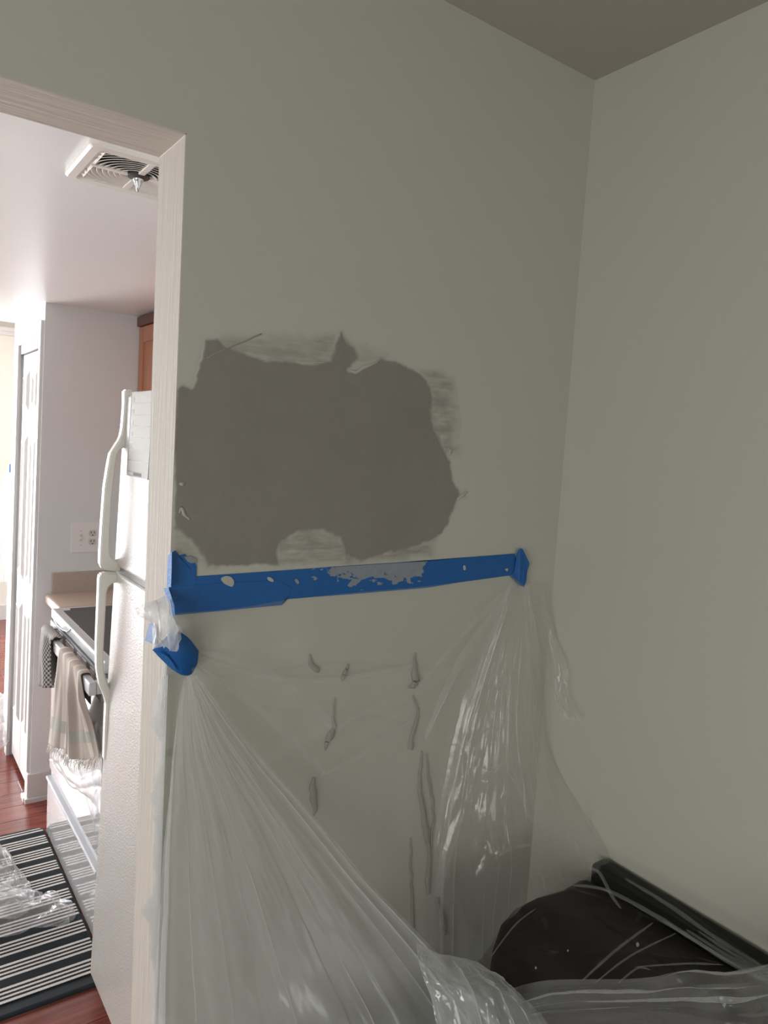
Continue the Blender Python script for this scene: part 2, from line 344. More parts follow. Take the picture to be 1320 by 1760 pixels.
# glazed openings that let the daylight in; the rear window is added
def glazed(name, frames, pane, label):
    o = struct(name, frames, 'white'); o['label'] = label
    p = boxo('pane', *pane, GLASS); p.parent = o; return o
g = NT('window_glass'); tr_ = g.n('ShaderNodeBsdfTransparent'); gl_ = g.n('ShaderNodeBsdfGlossy', i_Roughness=.02); mx_ = g.n('ShaderNodeMixShader'); mx_.inputs[0].default_value = .06
g.l(tr_.outputs[0], mx_.inputs[1]); g.l(gl_.outputs[0], mx_.inputs[2]); g.l(mx_.outputs[0], g.out.inputs[0]); GLASS = g.m
glazed('door_2', [((-3.15, 5.52, 0), (-3.09, 5.58, 2.03)), ((-1.51, 5.52, 0), (-1.45, 5.58, 2.03)), ((-2.33, 5.52, 0), (-2.27, 5.58, 2.03)), ((-3.15, 5.52, 1.98), (-1.45, 5.58, 2.03)), ((-3.15, 5.52, 0), (-1.45, 5.58, .06))], ((-3.12, 5.545, .03), (-1.48, 5.55, 2.0)), 'sliding glass patio door in the far room')
glazed('window_1', [((-3.15, 1.25, 1.0), (-3.1, 1.3, 2)), ((-3.15, 2.5, 1), (-3.1, 2.55, 2)), ((-3.15, 1.25, 1), (-3.1, 2.55, 1.05)), ((-3.15, 1.25, 1.95), (-3.1, 2.55, 2))], ((-3.13, 1.27, 1.02), (-3.125, 2.53, 1.98)), 'kitchen window on the left wall')
glazed('window_2', [((-3.08, -2.18, .68), (-3.03, -2.13, 1.93)), ((-3.08, -0.67, .68), (-3.03, -0.62, 1.93)), ((-3.08, -2.18, .68), (-3.03, -0.62, .73)), ((-3.08, -2.18, 1.88), (-3.03, -0.62, 1.93))], ((-3.06, -2.16, .7), (-3.055, -0.64, 1.91)), 'dining room window on the left wall')

glazed('window_added', [((-1.4, -4.13, .48), (-1.35, -4.09, 1.73)), ((-.15, -4.13, .48), (-.1, -4.09, 1.73)), ((-1.35, -4.13, .48), (-.15, -4.09, .53)), ((-1.35, -4.13, 1.68), (-.15, -4.09, 1.73))], ((-1.37, -4.115, .5), (-.13, -4.11, 1.71)), 'unseen rear window, added to brighten the dining room')  # invented window around the added rear fill lamp

# floor planks, laid across the view
rp = random.Random(7); PW = .122
meshes = []
for L in (.9, 1.2):
    bm = bmesh.new(); box(bm, (0, 0, -.012), (L-.0016, PW-.0016, 0), .0007, 1); me = bpy.data.meshes.new('plank'); bm.to_mesh(me); bm.free(); me.materials.append(M['plank']); meshes.append((L, me))
y = .10
while y < 5.45:
    x = -2.3-rp.random()*.9 if y > 2.9 else -1.75-rp.random()*.9
    xe = 0 if y > 2.9 or True else 0
    while x < -.45:
        L, me = rp.choice(meshes)
        if x+L > (-.001 if y > 2.9 else -.3) or True:
            pass
        if x+L > -1.7 or y > 2.9:
            o = bpy.data.objects.new('plank', me); COL.objects.link(o); o.location = (x, y, 0); o.parent = floor
        x += L
    y += PW

# ------------------------------------------------------------------ kitchen things
# refrigerator: leans back a little on its front feet
LX = -.735; LK = .0300
fr = thing('refrigerator', (LX, .55, 0), 'white pebbled top-freezer refrigerator with long looped ivory handles', 'refrigerator')
fr.rotation_euler = (0, math.atan(LK), 0); bpy.context.view_layer.update()
def fpart(name, a, b, m, bev=.006, parent=None):          # local: x out of the door front = 0
    bm = bmesh.new(); box(bm, a, b, bev, 3); o = finish(name, bm, m); o.parent = parent or fr; return o
Y0, Y1 = -.33, .385
fpart('body', (.062, Y0, .06), (.66, Y1, 1.695), 'fridge', .01)
fpart('kick_plate', (.05, Y0+.01, .002), (.6, Y1-.01, .06), 'fridge', .002)
fdoor = fpart('door', (0, Y0, .065), (.055, Y1, 1.222), 'fridge', .010)
zdoor = fpart('freezer_door', (0, Y0, 1.236), (.055, Y1, 1.700), 'fridge', .010)
fpart('gasket', (.008, Y0+.008, 1.215), (.06, Y1-.008, 1.242), 'gasket', .0)
def fl(u, v, y):       # photo pixel -> refrigerator coordinates on the plane y
    return fr.matrix_basis.inverted() @ at(u, v, 'y', y)
def strip(outer, inner, y0, y1, n=40):
    def res(L):
        P = [Vector(p) for p in L]; d = [0]
        for a, b in zip(P, P[1:]): d.append(d[-1]+(b-a).length)
        out = []
        for k in range(n+1):
            t = d[-1]*k/n; i = max(j for j in range(len(P)) if d[j] <= t+1e-9); i = min(i, len(P)-2)
            out.append(P[i].lerp(P[i+1], (t-d[i])/max(1e-9, d[i+1]-d[i])))
        return out
    A, B = res(outer), res(inner); bm = bmesh.new(); V = []
    for a, b in zip(A, B):
        V.append([bm.verts.new((a.x, y0, a.z)), bm.verts.new((a.x, y1, a.z)), bm.verts.new((b.x, y1, b.z)), bm.verts.new((b.x, y0, b.z))])
    for P, Q in zip(V, V[1:]):
        for j in range(4): bm.faces.new((P[j], P[(j+1) % 4], Q[(j+1) % 4], Q[j]))
    bm.faces.new(V[0]); bm.faces.new(V[-1])
    bmesh.ops.recalc_face_normals(bm, faces=bm.faces)
    es = [e for e in bm.edges if len(e.link_faces) == 2 and e.calc_face_angle(0) > 1.0]
    bmesh.ops.bevel(bm, geom=es, offset=.0035, segments=3, affect='EDGES')
    return bm
HY = .925
up_out = [(210, 670), (209.7, 699), (206.8, 736), (203, 753), (193, 768), (186, 779), (182, 801), (176.7, 835), (172, 898), (169, 950), (168.5, 966), (170, 974), (178, 977.5), (206, 981)]
up_in = [(224, 670), (222.5, 699), (221.5, 736), (221, 753), (217, 766), (205, 770), (198, 781), (193, 812), (187.5, 869), (184.7, 930), (184.9, 943), (187.5, 956), (194, 961), (206, 964)]
lo_out = [(206, 984), (178, 982), (169, 984), (167.2, 992), (166, 1028), (163, 1099), (163, 1144), (167.6, 1172.7), (176, 1192.6), (179.5, 1206.8), (177.6, 1241), (175.6, 1303)]
lo_in = [(206, 998), (194, 999), (186, 1002), (182.5, 1008), (180, 1016), (177.6, 1059), (174.7, 1113), (175.6, 1150), (182, 1172.7), (190, 1184), (191, 1200), (184.7, 1305)]
for nm, o_, i_, dr_ in (('handle', up_out, up_in, zdoor), ('handle', lo_out, lo_in, fdoor)):
    A = [fl(u, v, HY) for u, v in o_]; B = [fl(u, v, HY) for u, v in i_]
    bmh = strip(A, B, Y1-.032, Y1-.004)
    h = finish(nm, bmh, 'handle', smooth=False); h.parent = dr_
bm = bmesh.new(); box(bm, (-.043, Y1-.03, 1.60), (-.035, Y1-.006, 1.628), .002)
# calendar board on the freezer door
cal = thing('magnetic_calendar', at(240, 745, 'x', -.70), 'white magnetic weekly planner board stuck on the freezer door', 'calendar')
cal.rotation_euler = (0, math.atan(LK), 0); bpy.context.view_layer.update()
def onF(u, v, off=0):   # pixel -> local point on the freezer door face, in calendar coordinates
    n = fr.matrix_basis.to_3x3() @ Vector((-1, 0, 0)); p0 = fr.matrix_basis @ Vector((-off, 0, 0))
    dr = _r*((u-660)/F_PX) + _d*((v-880)/F_PX) + _f
    q = CAM + dr*((p0-CAM).dot(n)/dr.dot(n)); return cal.matrix_basis.inverted() @ q
b0, b1, b2, b3 = onF(227, 674, .004), onF(264, 671, .004), onF(254, 824, .004), onF(217, 817, .004)
cy0, cy1, cz0, cz1 = (b1.y+b2.y)/2, (b0.y+b3.y)/2, (b2.z+b3.z)/2, (b0.z+b1.z)/2; cx = b0.x
def cpart(n, ya, yb, za, zb, x0, x1, m, bev=0):
    bm = bmesh.new(); box(bm, (x0, min(ya, yb), min(za, zb)), (x1, max(ya, yb), max(za, zb)), bev); o = finish(n, bm, m); o.parent = cal; return o
cpart('board', cy0, cy1, cz0, cz1, cx, cx+.0032, 'board', .0008)
ch, cw = cz1-cz0, cy1-cy0
for k in range(7):
    z = cz1-ch*(.135+.135*k)
    cpart('ruled_line', cy0+.004, cy1-.004, z-.0012, z+.0012, cx-.0004, cx+.001, 'ink')
    if k < 5: cpart('day_square', cy1-.012-cw*.10, cy1-.006, z+.003, z+.014, cx-.0004, cx+.001, 'ink')
cpart('title_bar', cy0+cw*.3, cy1-cw*.32, cz0+.003, cz0+.013, cx-.0004, cx+.001, 'slot')
for a in ((cy0, cy0+.003, cz0, cz1), (cy1-.003, cy1, cz0, cz1), (cy0, cy1, cz0, cz0+.003), (cy0, cy1, cz1-.003, cz1)): cpart('border', *a, cx-.0006, cx+.001, 'ink')

# stove
SX, SA, SB = -.655, 1.136, 1.896
st = thing('stove', (SX, (SA+SB)/2, 0), 'white and silver electric range with black glass cooktop', 'stove')
boxo('body', (SX+.03, SA, .03), (-.03, SB, .86), 'steel', st, .004)
bm = bmesh.new()   # cooktop rim with a rounded lip
box(bm, (SX-.008, SA-.002, .866), (-.02, SB+.002, .904), .007, 3); under(finish('cooktop_rim', bm, 'steel'), st)
bm = bmesh.new(); box(bm, (SX+.022, SA+.03, .895), (-.08, SB-.03, .9055), .0);
bmesh.ops.bevel(bm, geom=[e for e in bm.edges if abs(e.verts[0].co.z-e.verts[1].co.z) > .005], offset=.03, segments=5, affect='EDGES'); under(finish('glass_top', bm, 'glass'), st)
boxo('backguard', (-.075, SA, .9), (-.02, SB, 1.06), 'steel', st, .006)
bm = bmesh.new(); tube(bm, [at(u, v, 'x', SX-.009) for u, v in ((93, 1066), (99, 1075), (108, 1083), (116, 1086), (121, 1082))], .0025, 8); under(finish('lip_scoop', bm, 'steel'), st)
boxo('shadow_gap', (SX+.012, SA+.004, .863), (SX+.04, SB-.004, .868), 'dark', st)  # near-black strip colours in the shade below the rim
door = boxo('oven_door', (SX-.004, SA+.004, .268), (SX+.035, SB-.004, .848), 'stove', st, .006)
vent_panel = boxo('vent_panel', (SX-.012, SA+.006, .775), (SX+.02, SB-.006, .862), 'panel', door, .004)
for gy in (1.73, 1.56, 1.39, 1.22):                         # four groups of little vent slots
    for c in range(2):
        for r in range(5):
            boxo('vent_slot', (SX-.0145, gy-.062+c*.064, .805+r*.0108), (SX-.010, gy-.062+c*.064+.054, .8105+r*.0108), 'plate', vent_panel)
hb = bmesh.new(); box(hb, (SX-.062, 1.085, .822), (SX-.040, 1.79, .862), .004)
box(hb, (SX-.0395, 1.76, .824), (SX-.002, 1.789, .860), .002); box(hb, (SX-.0395, 1.086, .824), (SX-.002, 1.115, .860), .002)
for v in hb.verts: v.co.y = max(v.co.y, 1.085)
hbo = finish('oven_handle', hb, 'steel'); under(hbo, door)
drw = boxo('drawer', (SX-.010, SA+.004, .003), (SX+.03, SB-.004, .225), 'stove', st, .004)
boxo('drawer_lip', (SX-.016, SA+.004, .225), (SX+.01, SB-.004, .238), 'steel', drw, .004)
boxo('drawer_gap', (SX+.004, SA+.004, .236), (SX+.03, SB-.004, .270), 'steel', drw)
# counter, backsplash, cabinets on the end wall
ct = thing('countertop', (-.3, 2.05, .9), 'tan laminate countertop with rolled front edge, beside the stove', 'countertop')
bm = bmesh.new(); box(bm, (-.635, 1.91, .862), (-.004, 2.189, .902), .012, 4); under(finish('worktop', bm, 'counter'), ct)
bs = boxo('backsplash', (-.607, 2.172, .9), (-.004, 2.1895, .99), 'laminate', ct, .002); bs['label'] = 'greyish speckled backsplash strip'
bc = thing('base_cabinet', (-.3, 2.05, 0), 'narrow base cabinet under the countertop, between stove and end wall', 'cabinet')
boxo('body', (-.53, 1.905, .1), (-.005, 2.185, .861), 'oak', bc, .002); boxo('door', (-.55, 1.925, .13), (-.53, 2.165, .84), 'oak', bc, .003)
uc = thing('upper_cabinet', (-.14, 1.9, 1.35), 'honey oak wall cabinet with dark top moulding, hung above the stove', 'cabinet')
boxo('body', (-.255, 1.05, 1.36), (-.003, 2.186, 2.056), 'oak', uc, .002)
for a, b in ((1.65, 2.184), (1.1, 1.62)):
    dr_ = boxes('door', [((-.275, a, 1.375), (-.256, a+.055, 2.053)), ((-.275, b-.055, 1.375), (-.256, b, 2.053)), ((-.274, a+.055, 1.985), (-.256, b-.055, 2.053)), ((-.274, a+.055, 1.375), (-.256, b-.055, 1.43))], 'oak', uc, .003)
    pn = boxo('door_panel', (-.268, a+.05, 1.425), (-.257, b-.05, 1.99), 'oak'); under(pn, dr_)
boxo('top_moulding', (-.285, 1.05, 2.055), (-.003, 2.187, 2.095), 'walnut', uc, .004)
# outlet and switch plate
py = 2.19
sp = thing('outlet_plate', (-.473, py, 1.135), 'white two-gang wall plate with a toggle switch and a duplex outlet', 'outlet')
boxo('plate', (-.5335, py-.006, 1.072), (-.416, py, 1.200), 'plate', sp, .002)
boxo('toggle_slot', (-.499, py-.0075, 1.120), (-.489, py-.005, 1.150), 'handle', sp); boxo('toggle_switch', (-.4975, py-.016, 1.131), (-.4905, py-.006, 1.142), 'handle', sp, .001)
for z in (1.1545, 1.1175):
    bm = bmesh.new(); L = [(math.cos(a)*.0168, max(-.0135, min(.0135, math.sin(a)*.0168))) for a in [2*math.pi*k/20 for k in range(20)]]
    extrude_poly(bm, [(-.447+x, py-.006, z+q) for x, q in L], (0, -.0025, 0)); ou = finish('outlet_face', bm, 'handle'); under(ou, sp)
    for x in (-.0065, .0065):
        s_ = boxo('socket_slot', (-.447+x-.0014, py-.0090, z-.001), (-.447+x+.0014, py-.0083, z+.008), 'slot'); under(s_, ou)
    bm = bmesh.new(); extrude_poly(bm, [(-.447+.003*math.cos(a), py-.0083, z-.008+.003*math.sin(a)) for a in [2*math.pi*k/10 for k in range(10)]], (0, -.0007, 0)); under(finish('ground_hole', bm, 'slot'), ou)
for z in (1.165, 1.104): 
    bm = bmesh.new(); extrude_poly(bm, [(-.494+.0022*math.cos(a), py-.006, z+.0022*math.sin(a)) for a in [2*math.pi*k/10 for k in range(10)]], (0, -.001, 0)); under(finish('screw', bm, 'steel'), sp)

# ceiling exhaust fan grille
vx, vy, vh = -.822, .395, .112
vf = thing('exhaust_fan_grille', (vx, vy, KC), 'square white ceiling exhaust grille with concentric louvres and cone finial', 'vent')
bm = bmesh.new()
def frame_ring(bm, specs):
    rings = []
    for h, z, rr in specs:
        ring = []
        for cxs, cys, a0 in ((1, 1, 0), (-1, 1, 90), (-1, -1, 180), (1, -1, 270)):
            for k in range(5):
                a = math.radians(a0+k*22.5); ring.append(bm.verts.new((vx+cxs*(h-rr)+rr*math.cos(a), vy+cys*(h-rr)+rr*math.sin(a), z)))
        rings.append(ring)
    n = len(rings[0])
    for A, B in zip(rings, rings[1:]):
        for k in range(n): bm.faces.new((A[k], A[(k+1) % n], B[(k+1) % n], B[k]))
frame_ring(bm, [(vh, KC, .02), (vh, KC-.010, .02), (vh-.004, KC-.014, .018), (vh-.018, KC-.015, .012), (vh-.021, KC-.011, .01), (vh-.026, KC-.011, .008), (vh-.030, KC-.013, .006), (vh-.032, KC-.006, .005)])
under(finish('frame', bm, 'vent'), vf)
boxo('backing', (vx-vh+.008, vy-vh+.008, KC-.0012), (vx+vh-.008, vy+vh-.008, KC-.0004), 'dark', vf)  # near-black plate paints the duct's shade; the ceiling has no hole
lim = vh-.026
XS = lambda dr: ((dr+.0032, KC-.0125), (dr+.0048, KC-.0120), (dr-.0030, KC-.0080), (dr-.0046, KC-.0085))
for k in range(9):
    r = .030+k*.0102; runs = [[]]
    for s in range(193):
        a = 2*math.pi*(s+24)/192
        if abs(r*math.cos(a)) < lim and abs(r*math.sin(a)) < lim: runs[-1].append(a)
        elif runs[-1]: runs.append([])
    for L in runs:
        if len(L) < 3: continue
        bm = bmesh.new(); prev = None
        for a in L:
            cur = [bm.verts.new((vx+q*math.cos(a), vy+q*math.sin(a), z)) for q, z in XS(r)]
            if prev:
                for j in range(4): bm.faces.new((prev[j], prev[(j+1) % 4], cur[(j+1) % 4], cur[j]))
            prev = cur
        bmesh.ops.remove_doubles(bm, verts=bm.verts, dist=.00001)
        under(finish('louvre_ring', bm, 'vent'), vf)
for a, b in (((-lim, -.004), (-.02, .004)), ((.02, -.004), (lim, .004)), ((-.006, .02), (.006, lim)), ((-.006, -lim), (.006, -.02))):
    boxo('spoke', (vx+a[0], vy+a[1], KC-.014), (vx+b[0], vy+b[1], KC-.006), 'vent', vf, .001)
bm = bmesh.new(); lathe(bm, [(.021, KC-.009), (.022, KC-.0125), (.019, KC-.014), (.010, KC-.015)], 24, (vx, vy, 0)); under(finish('hub', bm, 'slot'), vf)
bm = bmesh.new(); lathe(bm, [(.0105, KC-.014), (.0102, KC-.018), (.0082, KC-.021), (.0072, KC-.0225), (.0066, KC-.026), (.005, KC-.029), (.0042, KC-.032), (.001, KC-.040)], 18, (vx, vy, 0)); under(finish('finial', bm, 'chrome', smooth=True), vf)

# striped mat
bm = bmesh.new()
def slab(bm, x0, x1, y0, y1, z0, z1, r, bev):
    P = []
    for cx_, cy_, a0 in ((x1-r, y1-r, 0), (x0+r, y1-r, 90), (x0+r, y0+r, 180), (x1-r, y0+r, 270)):
        for k in range(7):
            a = math.radians(a0+15*k); P.append((cx_+r*math.cos(a), cy_+r*math.sin(a)))
    R = []
    for dz, ins in ((z0, 0), (z1-bev, 0), (z1-bev*.3, bev*.35), (z1, bev)):
        R.append([bm.verts.new((x-ins*((x > (x0+x1)/2)*2-1), y_-ins*((y_ > (y0+y1)/2)*2-1), dz)) for x, y_ in P])
    for A, B in zip(R, R[1:]):
        for k in range(len(P)): bm.faces.new((A[k], A[(k+1) % len(P)], B[(k+1) % len(P)], B[k]))
    bm.faces.new(R[0]); bm.faces.new(R[-1])
mt = thing('floor_mat', (-1.1, 1.45, 0), 'black rubber-edged kitchen mat with thin cream stripes, before the stove', 'mat')
slab(bm, -1.75, -.669, .955, 1.935, .0005, .013, .035, .006); under(finish('backing', bm, 'matbase'), mt)
bm = bmesh.new(); slab(bm, -1.73, -.676, .995, 1.922, .012, .0165, .03, .003); under(finish('striped_pile', bm, 'mat'), mt)

# towels over the oven handle
def grid(name, f, nu, nv, m, parent=None, thick=0, smooth=True, world=None):
    V, U, Fc = [], [], []
    for j in range(nv+1):
        for i in range(nu+1):
            V.append(f(i/nu, j/nv)); U.append((i/nu, j/nv))
    for j in range(nv):
        for i in range(nu):
            a = j*(nu+1)+i; Fc.append((a, a+1, a+nu+2, a+nu+1))
    me = bpy.data.meshes.new(name); me.from_pydata([tuple(v) for v in V], [], Fc)
    uvl = me.uv_layers.new(name='UVMap')
    for lp in me.loops: uvl.data[lp.index].uv = U[lp.vertex_index]
    o = link(name, me, m, None, smooth)
    if thick:
        md = o.modifiers.new('thick', 'SOLIDIFY'); md.thickness = thick; md.offset = 0
    if parent is not None: under(o, parent)
    return o
def catmull(P, t):
    n = len(P)-1; x = min(max(t, 0), 1)*n; i = min(int(x), n-1); t = x-i
    p0, p1, p2, p3 = P[max(i-1, 0)], P[i], P[i+1], P[min(i+2, n)]
    return p1*1.0 + (p2-p0)*(.5*t) + (p0*2-p1*5+p2*4-p3)*(.5*t*t) + (p1*3-p0-p2*3+p3)*(.5*t**3)
XH = SX-.051
def towel(s, t, ya, yb, zb, amp, ph, flare):
    L = .86+.012*0-zb; back = .14
    d = t*(L+back+.03)
    wob = amp*math.sin(s*9+ph)*min(1, max(0, (d-back)/.12)) + .4*amp*math.sin(s*21+ph*2)*min(1, max(0, (d-back)/.2))
    yy = ya+(yb-ya)*(s+flare*(s-.5)*max(0, d-back)/L)
    if d < back: return Vector((XH+.0125, yy, .866-(back-d)))
    if d < back+.03:
        a = (d-back)/.03*math.pi; return Vector((XH+.017*math.cos(a), yy, .868+.008*math.sin(a)))
    return Vector((XH-.017-wob-.006*math.sin(t*5), yy, .868-(d-back-.03)))
tw1 = thing('dish_towel', (XH, 1.34, .86), 'beige striped linen towel with frayed fringe, over the oven handle', 'towel')
XF = SX-.069
TR = [[(101, 1135, 'x', XF), (110, 1143, 'x', XF), (120, 1151, 'x', XF), (129, 1158, 'x', XF), (138, 1166, 'x', XF)],
      [(100, 1172, 'x', XF), (110, 1183, 'x', XF-.006), (121, 1189, 'x', XF), (133, 1194, 'x', XF-.004), (147, 1204, 'x', XF+.006)],
      [(95, 1220, 'x', XF+.01), (109, 1232, 'x', XF-.004), (124, 1246, 'x', XF+.012), (141, 1245, 'x', XF+.012), (163, 1250, 'x', XF+.028)],
      [(88, 1277, 'x', XF+.022), (105, 1289, 'x', XF+.008), (126, 1303, 'x', XF+.022), (150, 1306, 'x', XF+.026), (175, 1297, 'x', XF+.036)]]
TRW = [[at(*p) for p in r] for r in TR]
def towel1(s, t):
    top = catmull(TRW[0], s)
    if t < .12: return Vector((SX-.0375, top.y, .77+.095*t/.12))
    if t < .22:
        a = (t-.12)/.10*math.pi; return Vector((SX-.053+.0155*math.cos(a), top.y, .8655+.006*math.sin(a)))
    q = (t-.22)/.78; p = catmull([catmull(r, s) for r in TRW], q)
    k = min(1, q*3)
    return p+Vector((-k*(.009*math.sin(s*15+.5)+.004*math.sin(s*37+q*2)), 0, 0)) + (Vector((0, 0, .866))-Vector((0, 0, top.z)))*max(0, 1-q*4)
bot1 = lambda s: towel1(s, 1)
grid('cloth', towel1, 80, 60, 'linen', tw1, .003)
bm = bmesh.new(); rf = random.Random(3)
for k in range(110):
    p = bot1((k+.5)/110)+Vector((0, 0, .002)); q = p+Vector((-rf.random()*.012, rf.uniform(-.012, .012), -.012)); e = q+Vector((-rf.random()*.01, rf.uniform(-.012, .012), -.006-rf.random()*.02))
    tube(bm, [p, q, e], [.0014, .0011, .0005], 4)
fg = finish('fringe', bm, paint('cream_thread', (.74, .69, .62), .9)); fg['kind'] = 'stuff'; under(fg, tw1)
tw2 = thing('dish_towel', (XH, 1.70, .86), 'black and cream checked towel, left of the beige one on the oven handle', 'towel')
grid('cloth', lambda s, t: towel(s, t, 1.575, 1.752, .70-.09*s+.06*abs(s-.35), .020, 2.2, .15), 40, 40, 'check', tw2, .004)

# ------------------------------------------------------------------ plastic film helper
def film_patch(name, rows, nu, nv, m, parent, pleats=(), wr=None, seed=0, amp=.0, label=None, rag=None):
    """rows: lists of (u, v, axis, value); every row has the same count. pleats: (s, width, strength, lift)"""
    R = [[at(*p) if not isinstance(p, Vector) else p for p in r] for r in rows]
    def base(s, t): return catmull([catmull(r, s) for r in R], t)
    def f(s, t):
        ss, lift = s, 0
        for sk, wk, ck, hk in pleats:
            x = (s-sk)/wk
            if abs(x) < 3.2:
                g_ = math.exp(-x*x); ss -= ck*wk*x*g_; lift += hk*g_*(.15+.85*t)
        ss = min(max(ss, 0), 1)
        p = base(ss, t)
        if rag: p = base(ss + rag(s, t), t)
        n_ = (base(min(1, ss+.01), t)-base(max(0, ss-.01), t)).cross(base(ss, min(1, t+.01))-base(ss, max(0, t-.01)))
        if n_.length < 1e-12: n_ = Vector((0, -1, 0))
        n_.normalize()
        if n_.dot(CAM-p) < 0: n_ = -n_
        h = lift
        if wr: h += wr(s, t)
        if amp: h += amp*(noise.fractal(Vector((s*5+seed, t*3, seed)), 1, 2.1, 4)+.35)*min(1, t*4+.15)
        return p+n_*max(h, -.002)
    o = grid(name, f, nu, nv, m, parent)
    if label: o['label'] = label
    return o
def rays(s0, n, rnd, lo=.006, hi=.016, st=(1.1, 1.9), lift=(.002, .008), a=0., b=1.):
    out = []
    for k in range(n):
        out.append((a+(b-a)*(k+.5+rnd.uniform(-.4, .4))/n, rnd.uniform(lo, hi), rnd.uniform(*st), rnd.uniform(*lift)))
    return out

# plastic around the oven door, on the mat and in the far room
ow = thing('plastic_wrap', (SX-.01, 1.45, .4), 'crinkled clear plastic film swagged over the oven door under the towels', 'plastic')
rw = random.Random(11)
film_patch('sheet', [[(91, 1235, 'x', SX-.012), (110, 1240, 'x', SX-.012), (140, 1240, 'x', SX-.016), (165, 1240, 'x', SX-.016), (182, 1250, 'x', SX-.018)],
                     [(90, 1262, 'x', SX-.012), (108, 1280, 'x', SX-.022), (135, 1300, 'x', SX-.022), (158, 1310, 'x', SX-.022), (180, 1318, 'x', SX-.02)],
                     [(90, 1296, 'x', SX-.010), (103, 1310, 'x', SX-.028), (126, 1336, 'x', SX-.030), (150, 1355, 'x', SX-.028), (176, 1362, 'x', SX-.02)],
                     [(89, 1306, 'x', SX-.008), (102, 1324, 'x', SX-.014), (125, 1348, 'x', SX-.014), (152, 1370, 'x', SX-.014), (168, 1432, 'x', SX-.014)]],
           110, 70, 'film_floor', ow, wr=lambda s, t: .005*abs(math.sin(t*15+s*3+math.sin(s*9)))+.003*abs(math.sin(s*13-t*9)), amp=.004, seed=3)
jp = thing('plastic_wrap', (-.8, 1.45, .02), 'crumpled clear plastic lying on the striped mat', 'plastic')
film_patch('sheet', [[(-60, 1420, 'z', .02), (-30, 1440, 'z', .05), (2, 1456, 'z', .03), (6, 1462, 'z', .02)],
                     [(-80, 1500, 'z', .02), (-30, 1510, 'z', .09), (20, 1515, 'z', .05), (40, 1516, 'z', .02)],
                     [(-80, 1560, 'z', .03), (-20, 1550, 'z', .08), (30, 1545, 'z', .06), (52, 1538, 'z', .02)],
                     [(-80, 1600, 'z', .02), (-20, 1590, 'z', .07), (30, 1580, 'z', .04), (60, 1560, 'z', .02)]],
           90, 90, 'film_floor', jp, wr=lambda s, t: .010*abs(math.sin(s*9+t*7))+.005*abs(math.sin(t*13-s*5)), amp=.008, seed=8)
film_patch('sheet', [[(-60, 1530, 'z', .02), (0, 1528, 'z', .07), (50, 1536, 'z', .06), (72, 1540, 'z', .03), (93, 1539, 'z', .04), (104, 1552, 'z', .03)],
                     [(-60, 1560, 'z', .03), (0, 1556, 'z', .09), (45, 1560, 'z', .07), (75, 1562, 'z', .05), (98, 1568, 'z', .05), (127, 1573, 'z', .02)],
                     [(-60, 1600, 'z', .02), (0, 1610, 'z', .02), (28, 1608, 'z', .02), (52, 1600, 'z', .02), (82, 1592, 'z', .02), (116, 1580, 'z', .019)]],
           130, 70, 'film_floor', jp, wr=lambda s, t: .012*abs(math.sin(s*10+t*5))+.006*abs(math.sin(t*9-s*7)), amp=.008, seed=5)
fp = thing('plastic_wrap', (-.65, 3.1, .02), 'pale plastic sheeting heaped on the far room floor, past the closet', 'plastic')
film_patch('sheet', [[(-60, 1195, 'z', .05), (-10, 1196, 'z', .08), (14, 1190, 'z', .04)], [(-60, 1240, 'z', .06), (-5, 1240, 'z', .12), (20, 1240, 'z', .05)], [(-60, 1290, 'z', .02), (-5, 1290, 'z', .04), (16, 1275, 'z', .02)]],
           60, 60, 'film_white', fp, wr=lambda s, t: .015*abs(math.sin(s*13+t*15)), amp=.03, seed=6)
hp = thing('plastic_wrap', (-.66, 2.95, 1.3), 'translucent plastic sheet hanging from blue tape at the far left', 'plastic')
film_patch('sheet', [[(14, 800, 'y', 2.97), (17, 802, 'y', 2.97), (20, 806, 'y', 2.97)], [(-8, 880, 'y', 3.0), (8, 880, 'y', 2.98), (19, 890, 'y', 2.97)], [(-30, 1000, 'y', 3.02), (0, 1000, 'y', 2.99), (17, 998, 'y', 2.97)]],
           50, 60, 'film_white', hp, wr=lambda s, t: .008*abs(math.sin(s*21))*t, amp=.01, seed=2)
boxo('tape_tab', at(16, 812, 'y', 2.966), at(20.5, 798, 'y', 2.962), 'tapefold', hp)

# ------------------------------------------------------------------ sofa behind the plastic
sf = thing('sofa', (-.45, -1.1, 0), 'dark brown leather sofa with padded back, against the right wall under plastic', 'sofa')
def rounded(name, a, b, r, m, parent, seg=5):
    bm = bmesh.new(); box(bm, a, b, r, seg); o = finish(name, bm, m, None, True); under(o, parent); return o
rounded('back_frame', (-.050, -2.15, .10), (-.004, -.20, .787), .010, 'black', sf, 3)
bm = bmesh.new()
# back cushion: profile swept along the wall, closed with a rounded far end
prof = [(-.05, .40), (-.05, .74), (-.07, .765), (-.12, .758), (-.20, .768), (-.262, .766), (-.300, .745), (-.318, .70), (-.322, .64), (-.315, .55), (-.30, .40)]
ys = [(-.185, .90), (-.192, .955), (-.21, .985), (-.25, 1.0), (-.40, 1.0), (-.80, 1.0), (-1.20, 1.0), (-2.05, 1.0), (-2.12, .97), (-2.14, .93)]
rings = []
for yq, sc in ys:
    rings.append([bm.verts.new((-.05+(x+.05)*sc, yq, .40+(z-.40)*sc)) for x, z in prof])
for A, B in zip(rings, rings[1:]):
    for k in range(len(prof)-1): bm.faces.new((A[k], A[k+1], B[k+1], B[k]))
    bm.faces.new((A[-1], A[0], B[0], B[-1]))
bm.faces.new(rings[0]); bm.faces.new(rings[-1])
cu = finish('back_cushion', bm, 'leather', None, True); under(cu, sf)
